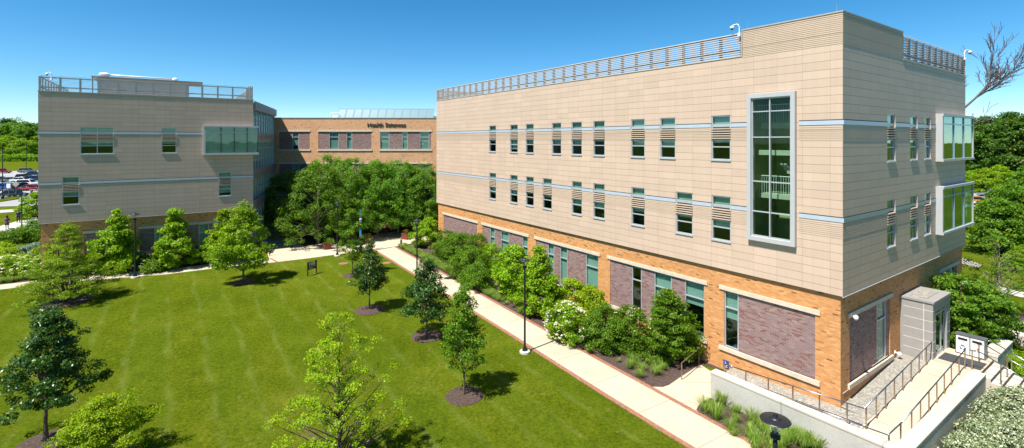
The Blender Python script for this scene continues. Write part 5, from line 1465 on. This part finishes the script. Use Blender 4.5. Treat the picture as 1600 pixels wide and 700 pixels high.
GW = 'trees beyond the right wing'
rightw = [(1, 1560, 53, .50, 'nearer leafy tree on the right lawn just past the brick end of the wing'), (2, 1606, 52, .60, 'leafy tree at the right picture edge on the near lawn'), (2, 1578, 66, .62, 'tree hiding the middle of the right car park'),
          (3, 1540, 112, .95, 'bright yellow green small tree by the blue pylon'), (3, 1519, 118, .8, 'bright yellow green bush at the building edge behind the car park'), (3, 1560, 115, 1.05, 'bright round small tree at the back of the right car park'),
          (4, 1530, 132, 1.25, 'tall dark tree rising above the rest behind the bay windows'), (0, 1562, 125, 1.35, 'broad dark tree in the wood behind the yellow green bushes'), (0, 1600, 120, 1.4, 'broad dark tree at the right edge of the wood'), (1, 1500, 135, 1.4, 'dark tree of the wood partly cut by the tan wing'), (4, 1580, 150, 1.4, 'tall tree at the back of the wood to the right'), (0, 1640, 115, 1.3, 'wood tree just outside the right edge'), (1, 1545, 165, 1.5, 'far tree closing the wood behind the tall dark one'), (0, 1625, 140, 1.5, 'far tree at the back right corner of the wood'), (4, 1515, 170, 1.3, 'farthest dark tree beside the roof corner'),
          (1, 1618, 72, .70, 'tree at the right picture edge level with the car park'), (3, 1530, 74, .42, 'small bright bush between the car park and the gravel path'), (3, 1585, 46, .30, 'low bright bush in the lawn near the right picture edge'), (3, 1600, 48, .33, 'low bright bush at the right picture edge on the lawn')]
for i, (ki, u_, Y, s_, lb_) in enumerate(rightw): plant(ki, at(u_, Y), s_, i * 1.1, lb_, GW)
lw = [(3, 62, 300, 2.4, 'pale leafy tree beside the left wing at the back of the car park'), (0, 8, 330, 2.0, 'broad tree at the far left edge beyond the hedge'), (2, 26, 320, 2.5, 'round green tree in the middle of the far left wood'), (1, 44, 300, 1.8, 'grey green tree by the corner of the left wing, far off'), (0, 60, 310, 1.7, 'dark tree half hidden by the left wing far off'), (2, -20, 320, 2.4, 'far tree just off the left edge'), (4, 20, 380, 1.7, 'tallest far tree peeping over the left wood'), (3, 14, 285, 2.2, 'bright bushy tree in front of the far left wood'), (3, 36, 285, 2.0, 'bright bushy tree behind the tall pole in the far left wood'), (0, -60, 330, 2.2, 'far tree well off the left edge'), (3, -10, 285, 2.2, 'bright bushy tree at the left border of the far wood')]
for i, (ki, u_, Y, s_, lb_) in enumerate(lw): plant(ki, at(u_, Y), s_, i * 1.3, lb_, 'trees beyond the left car park')
o = tree('hedge', at(22, 262), 'long clipped green hedge behind the left car park', 'hedge', 3.4, 16, .1, [(0, .95), (.7, 1), (1, .9)], 'leaf_bright', .55, 420, 40, 1.2, 640, 'bark', .1, scale_xy=(1.3, .12), branches=5, inner=.0, lob=.03)
plant(3, at(57, 72), .62, .4, 'bright young tree at the corner of the left wing by the far path', 'trees beyond the left car park')
# trees behind the brick wing and off to the right, seen over the roof and in the glass
for i, (ki, u_, Y, s_, lb_) in enumerate([(4, 672, 105, 1.1, 'tree tip showing over the brick roof beside the tan wing'), (0, 478, 120, 1.12, 'tree tip showing over the brick roof behind the glass link'), (1, 720, 110, 1.3, 'tree behind the tan and brick wings')]): plant(ki, at(u_, Y), s_, i, lb_, 'trees behind the brick wing')
for i, (s_, t_) in enumerate([(24, -6), (26, 4), (24, 14), (27, 24), (34, 32), (36, -2), (35, 12)]):
    p = L(s_, t_); p.z = 0
    plant([0, 1, 2, 0, 1, 4, 0][i], p, .95, i * .9, 'full tree across the lawn right of the entrance, mirrored in the bay windows', 'trees facing the entrance end')
for k_, kd in enumerate(kinds):
    if k_ not in used: print('unused kind', k_)

# ---- bare tree
def bare_tree():
    rng = random.Random(12)
    base = at(1490, 60); base = Vector(((1491 - CX) / F * 58, 58, 0))
    o = empty('bare_tree', base, 0, 'bare dead tree with fine branches leaning out from behind the roof corner', 'tree')
    mb = MB()
    def br(p, d, l, r, dep):
        n = 4
        for i in range(n):
            d2 = (d + Vector((rng.uniform(-.1, .1), rng.uniform(-.1, .1), rng.uniform(-.04, .08)))).normalized()
            q = p + d2 * l / n
            r = max(r, .022); mb.tube(p, q, r, r * .88, 6 if dep < 3 else 4, False); r *= .88; p = q; d = d2
            if dep < 4 and (i > 0 or dep > 0):
                for _ in range(2 if dep < 2 else 1):
                    if rng.random() < .85:
                        sd = Vector((rng.uniform(-1, 1), rng.uniform(-.6, .6), rng.uniform(-.5, .8)))
                        nd = (d * 1.0 + sd * .62).normalized()
                        br(p, nd, l * rng.uniform(.5, .72), r * .66, dep + 1)
    tp = Vector((.6, 0, 15.6))
    mb.tube((0, 0, -.2), (.3, 0, 8), .32, .26, 10); mb.tube((.3, 0, 8), tp, .26, .2, 8)
    br(tp, Vector((.78, 0, .62)).normalized(), 4.9, .14, 0)
    br(tp + Vector((0, 0, -.3)), Vector((.25, .1, .95)).normalized(), 3.0, .07, 1)
    br(tp - Vector((.1, 0, 2.0)), Vector((.85, .1, .25)).normalized(), 3.4, .07, 2)
    mb.build('trunk', 'bark_grey', o, True)
bare_tree()

# ================================================================== CARS
def make_car(kind):
    o = empty('parked_car')
    if kind == 'suv': Ln, W, h0, h1 = 4.7, 1.88, 1.0, 1.72; cab = [(-2.2, 1.0), (-2.0, 1.70), (.45, 1.72), (1.15, 1.02)]
    else: Ln, W, h0, h1 = 4.65, 1.82, .88, 1.45; cab = [(-1.85, .92), (-1.15, 1.42), (.35, 1.45), (1.15, .90)]
    hw = W / 2
    side = [(-Ln / 2, .35), (-Ln / 2 - .02, .62), (-Ln / 2 + .06, h0), (-1.2, h0 + .05), (1.1, h0), (Ln / 2 - .18, h0 - .16), (Ln / 2, .58), (Ln / 2 - .02, .33)]
    bm = bmesh.new()
    rows = []
    for y, k in ((-hw, .94), (-hw + .04, 1.0), (hw - .04, 1.0), (hw, .94)):
        rows.append([bm.verts.new((x, y, .33 + (z - .33) * k)) for x, z in side])
    for a, b in zip(rows[:-1], rows[1:]):
        for i in range(len(side)):
            j = (i + 1) % len(side); bm.faces.new((a[i], a[j], b[j], b[i]))
    bm.faces.new(rows[0][::-1]); bm.faces.new(rows[-1])
    # cabin shell
    def cabin(bm, ins, zc, lift=0):
        lo_, hi_ = [], []
        (xa, za), (xb, zb), (xc, zc_), (xd, zd) = cab
        for y in (-1, 1):
            lo_.append([bm.verts.new((xa, y * (hw - .06), h0 - .05)), bm.verts.new((xd, y * (hw - .06), h0 - .05))])
            hi_.append([bm.verts.new((xb, y * (hw - .24), zb)), bm.verts.new((xc, y * (hw - .24), zc_))])
        (l0, l1), (r0, r1) = lo_; (lt0, lt1), (rt0, rt1) = hi_
        bm.faces.new((lt0, lt1, rt1, rt0)); bm.faces.new((l0, l1, lt1, lt0)); bm.faces.new((r1, r0, rt0, rt1)); bm.faces.new((l1, r1, rt1, lt1)); bm.faces.new((r0, l0, lt0, rt0))
    cabin(bm, 0, 0)
    bmesh.ops.recalc_face_normals(bm, faces=bm.faces)
    bmesh.ops.bevel(bm, geom=bm.edges[:], offset=.05, segments=2, affect='EDGES')
    me = bpy.data.meshes.new('body'); bm.to_mesh(me); bm.free(); me.materials.append(MATS['car_silver'])
    for p in me.polygons: p.use_smooth = True
    body = link_mesh('body', me, o)
    # windows, set a little proud of the cabin
    (xa, za), (xb, zb), (xc, zc_), (xd, zd) = cab
    def lerp(p, q, k): return tuple(p[i] + (q[i] - p[i]) * k for i in range(3))
    def pane(c0, c1, c2, c3, off):   # corners low-a, low-b, high-b, high-a
        g = MB(); n = (Vector(c1) - Vector(c0)).cross(Vector(c3) - Vector(c0)).normalized()
        k0, k1 = .12, .90
        q = [lerp(lerp(c0, c3, k0), lerp(c1, c2, k0), .05), lerp(lerp(c0, c3, k0), lerp(c1, c2, k0), .95), lerp(lerp(c0, c3, k1), lerp(c1, c2, k1), .95), lerp(lerp(c0, c3, k1), lerp(c1, c2, k1), .05)]
        q = [Vector(x) + n * off for x in q]; g.face(q); return g
    for y in (-1, 1):
        c = [(xa, y * (hw - .06), h0 - .02), (xd, y * (hw - .06), h0 - .02), (xc, y * (hw - .24), zc_), (xb, y * (hw - .24), zb)]
        if y > 0: c = [c[1], c[0], c[3], c[2]]
        pane(*c, .012).build('side_window', 'car_glass', o)
    pane((xd, -(hw - .06), h0 - .02), (xd, hw - .06, h0 - .02), (xc, hw - .24, zc_), (xc, -(hw - .24), zc_), .012).build('windscreen', 'car_glass', o)
    pane((xa, hw - .06, h0 - .02), (xa, -(hw - .06), h0 - .02), (xb, -(hw - .24), zb), (xb, hw - .24, zb), .012).build('rear_window', 'car_glass', o)
    for x in (-1.42, 1.42):
        for y in (-1, 1):
            mb = MB(); mb.tube((x, y * (hw - .20), .33), (x, y * (hw + .015), .33), .33, n=16); wh_ = mb.build('wheel', 'tyre', o)
            mb = MB(); mb.tube((x, y * (hw - .0), .33), (x, y * (hw + .03), .33), .19, n=12); mb.build('rim', 'hub', wh_)
    for y in (-1, 1):
        mb = MB(); mb.box(Ln / 2 - .13, Ln / 2 - .02, y * (hw - .42), y * (hw - .06), .56, .72); mb.build('headlight', 'lamp_white', o)
        mb = MB(); mb.box(-Ln / 2 - .03, -Ln / 2 + .06, y * (hw - .34), y * (hw - .05), .62, .80); mb.build('tail_light', 'car_red', o)
    return o
protos = {'car': make_car('car'), 'suv': make_car('suv')}
pu = set()
def car(kind, paint, p, rz, lb, grp):
    if kind in pu: o = copy_tree(protos[kind])
    else: pu.add(kind); o = protos[kind]
    o.location = p; o.rotation_euler = (0, 0, rz)
    tag(o, lb, 'car', grp)
    for k in kids(o):
        if k.name.startswith('body'):
            k.material_slots[0].link = 'OBJECT'; k.material_slots[0].material = MATS['car_' + paint]
GLc = 'cars in the left car park'
cl = [('suv', 'red', 3, 271, .3, 'red car at the very left of the far row of the left car park'), ('suv', 'grey', 43, 270, .3, 'dark grey car at the foot of the pole behind the lot'), ('car', 'navy', 53, 275, .4, 'dark blue car by the left wing in the far row'), ('suv', 'black', 41, 281, .3, 'black car behind the white one in the left car park'),
      ('car', 'white', 34, 285, .3, 'white car in the middle of the left car park'), ('car', 'grey', 14, 285, .3, 'grey car behind the bright blue one'), ('car', 'black', 1, 284, .3, 'black car at the left edge behind the blue one'), ('suv', 'navy', 55, 284, .3, 'navy car in the second row against the left wing'),
      ('suv', 'blue', 6, 298, .2, 'bright blue car at the left edge of the front row'), ('car', 'silver', 21, 294.5, .2, 'silver car right of the bright blue one'), ('suv', 'white', 44, 291, .25, 'white van-like car in the front rows near the red one'), ('suv', 'black', 36, 297, 1.2, 'black car behind the diamond sign'), ('car', 'red', 51, 298, .3, 'red car in front by the left wing'), ('car', 'black', 22, 308, .15, 'black car nearest the road by the two signs'),
      ('car', 'silver', -14, 290, .3, 'silver car just off the left edge'), ('car', 'white', -24, 300, .3, 'white car off the left edge of the front row')]
for k, pt, u_, v_, rz, lb_ in cl: car(k, pt, G(u_, v_), rz, lb_, GLc)
GRc = 'cars in the right car park'
for k, pt, u_, v_, rz, lb_ in [('suv', 'black', 1533, 283, 2.9, 'black car by the blue pylon at the far side of the right lot'), ('suv', 'white', 1532, 293, 2.8, 'white pickup like car left in the right car park'), ('suv', 'red', 1571, 290, 2.7, 'red car in the back row of the right lot'), ('car', 'red', 1583, 294, 2.7, 'second red car right of the red one in the right lot'),
        ('car', 'silver', 1566, 303, 2.7, 'silver car in the middle row of the right lot'), ('car', 'white', 1584, 303, 2.7, 'white car right of the silver one in the right lot'), ('car', 'orange', 1519, 318, 2.8, 'orange car by the bay window edge'), ('car', 'white', 1524, 328, 2.8, 'white car at the near left of the right lot'), ('car', 'navy', 1575, 313, 2.7, 'dark blue car in the near row of the right lot'), ('car', 'silver', 1592, 318, 2.7, 'silver car at the right picture edge in the right lot'), ('car', 'navy', 1517, 300, 2.8, 'dark blue car half hidden by the bay window'), ('suv', 'grey', 1550, 308, 2.7, 'grey car hidden among the tree leaves in the right lot')]:
    car(k, pt, G(u_, v_), rz, lb_, GRc)
# painted bay lines
mb = MB()
for i in range(16):
    for (v_a, v_b) in ((296, 289), (281, 275)):
        a = G(-30 + i * 8, v_a); b = G(-30 + i * 8, v_b); mb.box(a.x - .06, a.x + .06, a.y, b.y, a.z + .06, a.z + .064)
o = mb.build('bay_lines', 'road_line'); o['kind'] = 'structure'

# ================================================================== PEOPLE
def skin(name, verts, edges, radii, mat, parent, root=0):
    bm = bmesh.new(); ly = bm.verts.layers.skin.verify()
    vv = [bm.verts.new(v) for v in verts]
    for i, j in edges: bm.edges.new((vv[i], vv[j]))
    for i, r_ in enumerate(radii): vv[i][ly].radius = (r_, r_); vv[i][ly].use_root = (i == root)
    me = bpy.data.meshes.new(name); bm.to_mesh(me); bm.free(); me.materials.append(MATS[mat])
    o = link_mesh(name, me, parent)
    m_ = o.modifiers.new('skin', 'SKIN'); m_.use_smooth_shade = True
    m2 = o.modifiers.new('sub', 'SUBSURF'); m2.levels = 1; m2.render_levels = 2
    return o
def person(p, rz, label, h=1.75, top='cloth_dark', legs='cloth_dark', hair='short', stride=.22, skirt=False):
    o = empty('person', p, rz, label, 'person', None)
    k = h / 1.75; S_ = stride
    V_ = [(0, 0, .95), (0, 0, 1.15), (0, 0, 1.38), (.02, 0, 1.52), (.03, 0, 1.64), (.02, 0, 1.72),
          (0, .10, .90), (S_ * .6 + .05, .10, .50), (S_, .10, .09), (S_ + .16, .10, .04),
          (0, -.10, .90), (-S_ * .4 + .05, -.10, .50), (-S_ - .05, -.10, .10), (-S_ + .1, -.10, .04),
          (0, .19, 1.40), (-.08, .24, 1.13), (.05, .25, .90), (.08, .25, .80), (0, -.19, 1.40), (.06, -.24, 1.13), (.20, -.24, .93), (.25, -.24, .84)]
    E_ = [(0, 1), (1, 2), (2, 3), (3, 4), (4, 5), (0, 6), (6, 7), (7, 8), (8, 9), (0, 10), (10, 11), (11, 12), (12, 13), (2, 14), (14, 15), (15, 16), (16, 17), (2, 18), (18, 19), (19, 20), (20, 21)]
    R_ = [.14, .13, .15, .06, .10, .08, .095, .065, .045, .04, .095, .065, .045, .04, .065, .045, .035, .04, .065, .045, .035, .04]
    sk = lambda vs: [(x * k, y * k, z * k) for x, y, z in vs]
    skin('body', sk(V_), E_, [r_ * k for r_ in R_], 'skin', o)
    ti = [0, 1, 2, 14, 15, 18, 19]; te_ = [(0, 1), (1, 2), (2, 3), (3, 4), (2, 5), (5, 6)]
    skin('jacket', sk([V_[i] for i in ti]), te_, [r_ * k for r_ in (.165, .16, .17, .085, .06, .085, .06)], top, o)
    if skirt:
        mb = MB(); mb.lathe([(.15 * k, 1.0 * k), (.19 * k, .85 * k), (.25 * k, .58 * k)], 14); mb.build('skirt', legs, o, True)
    else:
        li = [0, 6, 7, 8, 10, 11, 12]; le = [(0, 1), (1, 2), (2, 3), (0, 4), (4, 5), (5, 6)]
        skin('trousers', sk([V_[i] for i in li]), le, [r_ * k for r_ in (.15, .11, .08, .06, .11, .08, .06)], legs, o)
    mb = MB()
    if hair == 'long': mb.lathe([(.08, 1.40), (.125, 1.5), (.135, 1.62), (.12, 1.73), (.05, 1.80)], 12, (-.02, 0, 0))
    else: mb.lathe([(.105, 1.66), (.12, 1.72), (.09, 1.79), (.03, 1.81)], 12, (0, 0, 0))
    mb.build('hair', 'hair_dark', o, True)
person(G(29, 348.5), 2.5, 'man in dark clothes walking with a bag on the far left walk', 1.8)
person(G(11, 358), 2.4, 'woman with long dark hair and a short skirt on the far left walk', 1.65, 'cloth_purple', 'cloth_dark', 'long', skirt=True)
person(G(49.5, 308), 1.2, 'distant person in dark clothes crossing at the car park corner', 1.75, 'cloth_teal')
person(G(553, 348), 3.0, 'person standing in the shade deep under the court trees', 1.7) if False else None

# ================================================================== CAMERA, LIGHT, SKY
cam = bpy.data.objects.new('camera', bpy.data.cameras.new('camera')); COL.objects.link(cam)
cam.location = (0, 0, H); cam.rotation_euler = (PI / 2, 0, 0)
cam.data.sensor_width = 36; cam.data.lens = 36 * F / 1600; cam.data.shift_y = -(350 - CY) / 1600
cam.data.clip_start = .1; cam.data.clip_end = 6000
sc.camera = cam
el = R(60); sd = Vector((-.748, -.663)); sd.normalize()
sun_dir = Vector((sd.x * math.cos(el), sd.y * math.cos(el), math.sin(el)))
sl = bpy.data.lights.new('sun', 'SUN'); sl.energy = 4.5; sl.angle = R(.53); sl.color = (1.0, .95, .86)
so = bpy.data.objects.new('sun', sl); COL.objects.link(so); so.rotation_euler = (-sun_dir).to_track_quat('-Z', 'Y').to_euler(); so.location = (0, 0, 60)
w = bpy.data.worlds.new('World'); sc.world = w; w.use_nodes = True
nt = w.node_tree; bg = nt.nodes['Background']
sky = nt.nodes.new('ShaderNodeTexSky'); sky.sky_type = 'NISHITA'; sky.sun_disc = False
sky.sun_elevation = el; sky.sun_rotation = math.atan2(sd.x, sd.y)
sky.air_density = 1.0; sky.dust_density = .0; sky.ozone_density = 3.0; sky.altitude = 3000
hsv = nt.nodes.new('ShaderNodeHueSaturation'); hsv.inputs['Hue'].default_value = .488; hsv.inputs['Saturation'].default_value = 1.32
nt.links.new(sky.outputs[0], hsv.inputs['Color']); nt.links.new(hsv.outputs[0], bg.inputs[0]); bg.inputs[1].default_value = .083
sc.view_settings.view_transform = 'Standard'; sc.view_settings.look = 'None'; sc.view_settings.exposure = 1.0; sc.view_settings.gamma = 1
sc.cycles.max_bounces = 6; sc.cycles.transparent_max_bounces = 16; sc.cycles.diffuse_bounces = 3; sc.cycles.glossy_bounces = 3
sc.cycles.use_denoising = True; sc.cycles.denoiser = 'OPENIMAGEDENOISE'; sc.cycles.denoising_input_passes = 'RGB_ALBEDO_NORMAL'; sc.cycles.denoising_prefilter = 'ACCURATE'
sc.render.film_transparent = False
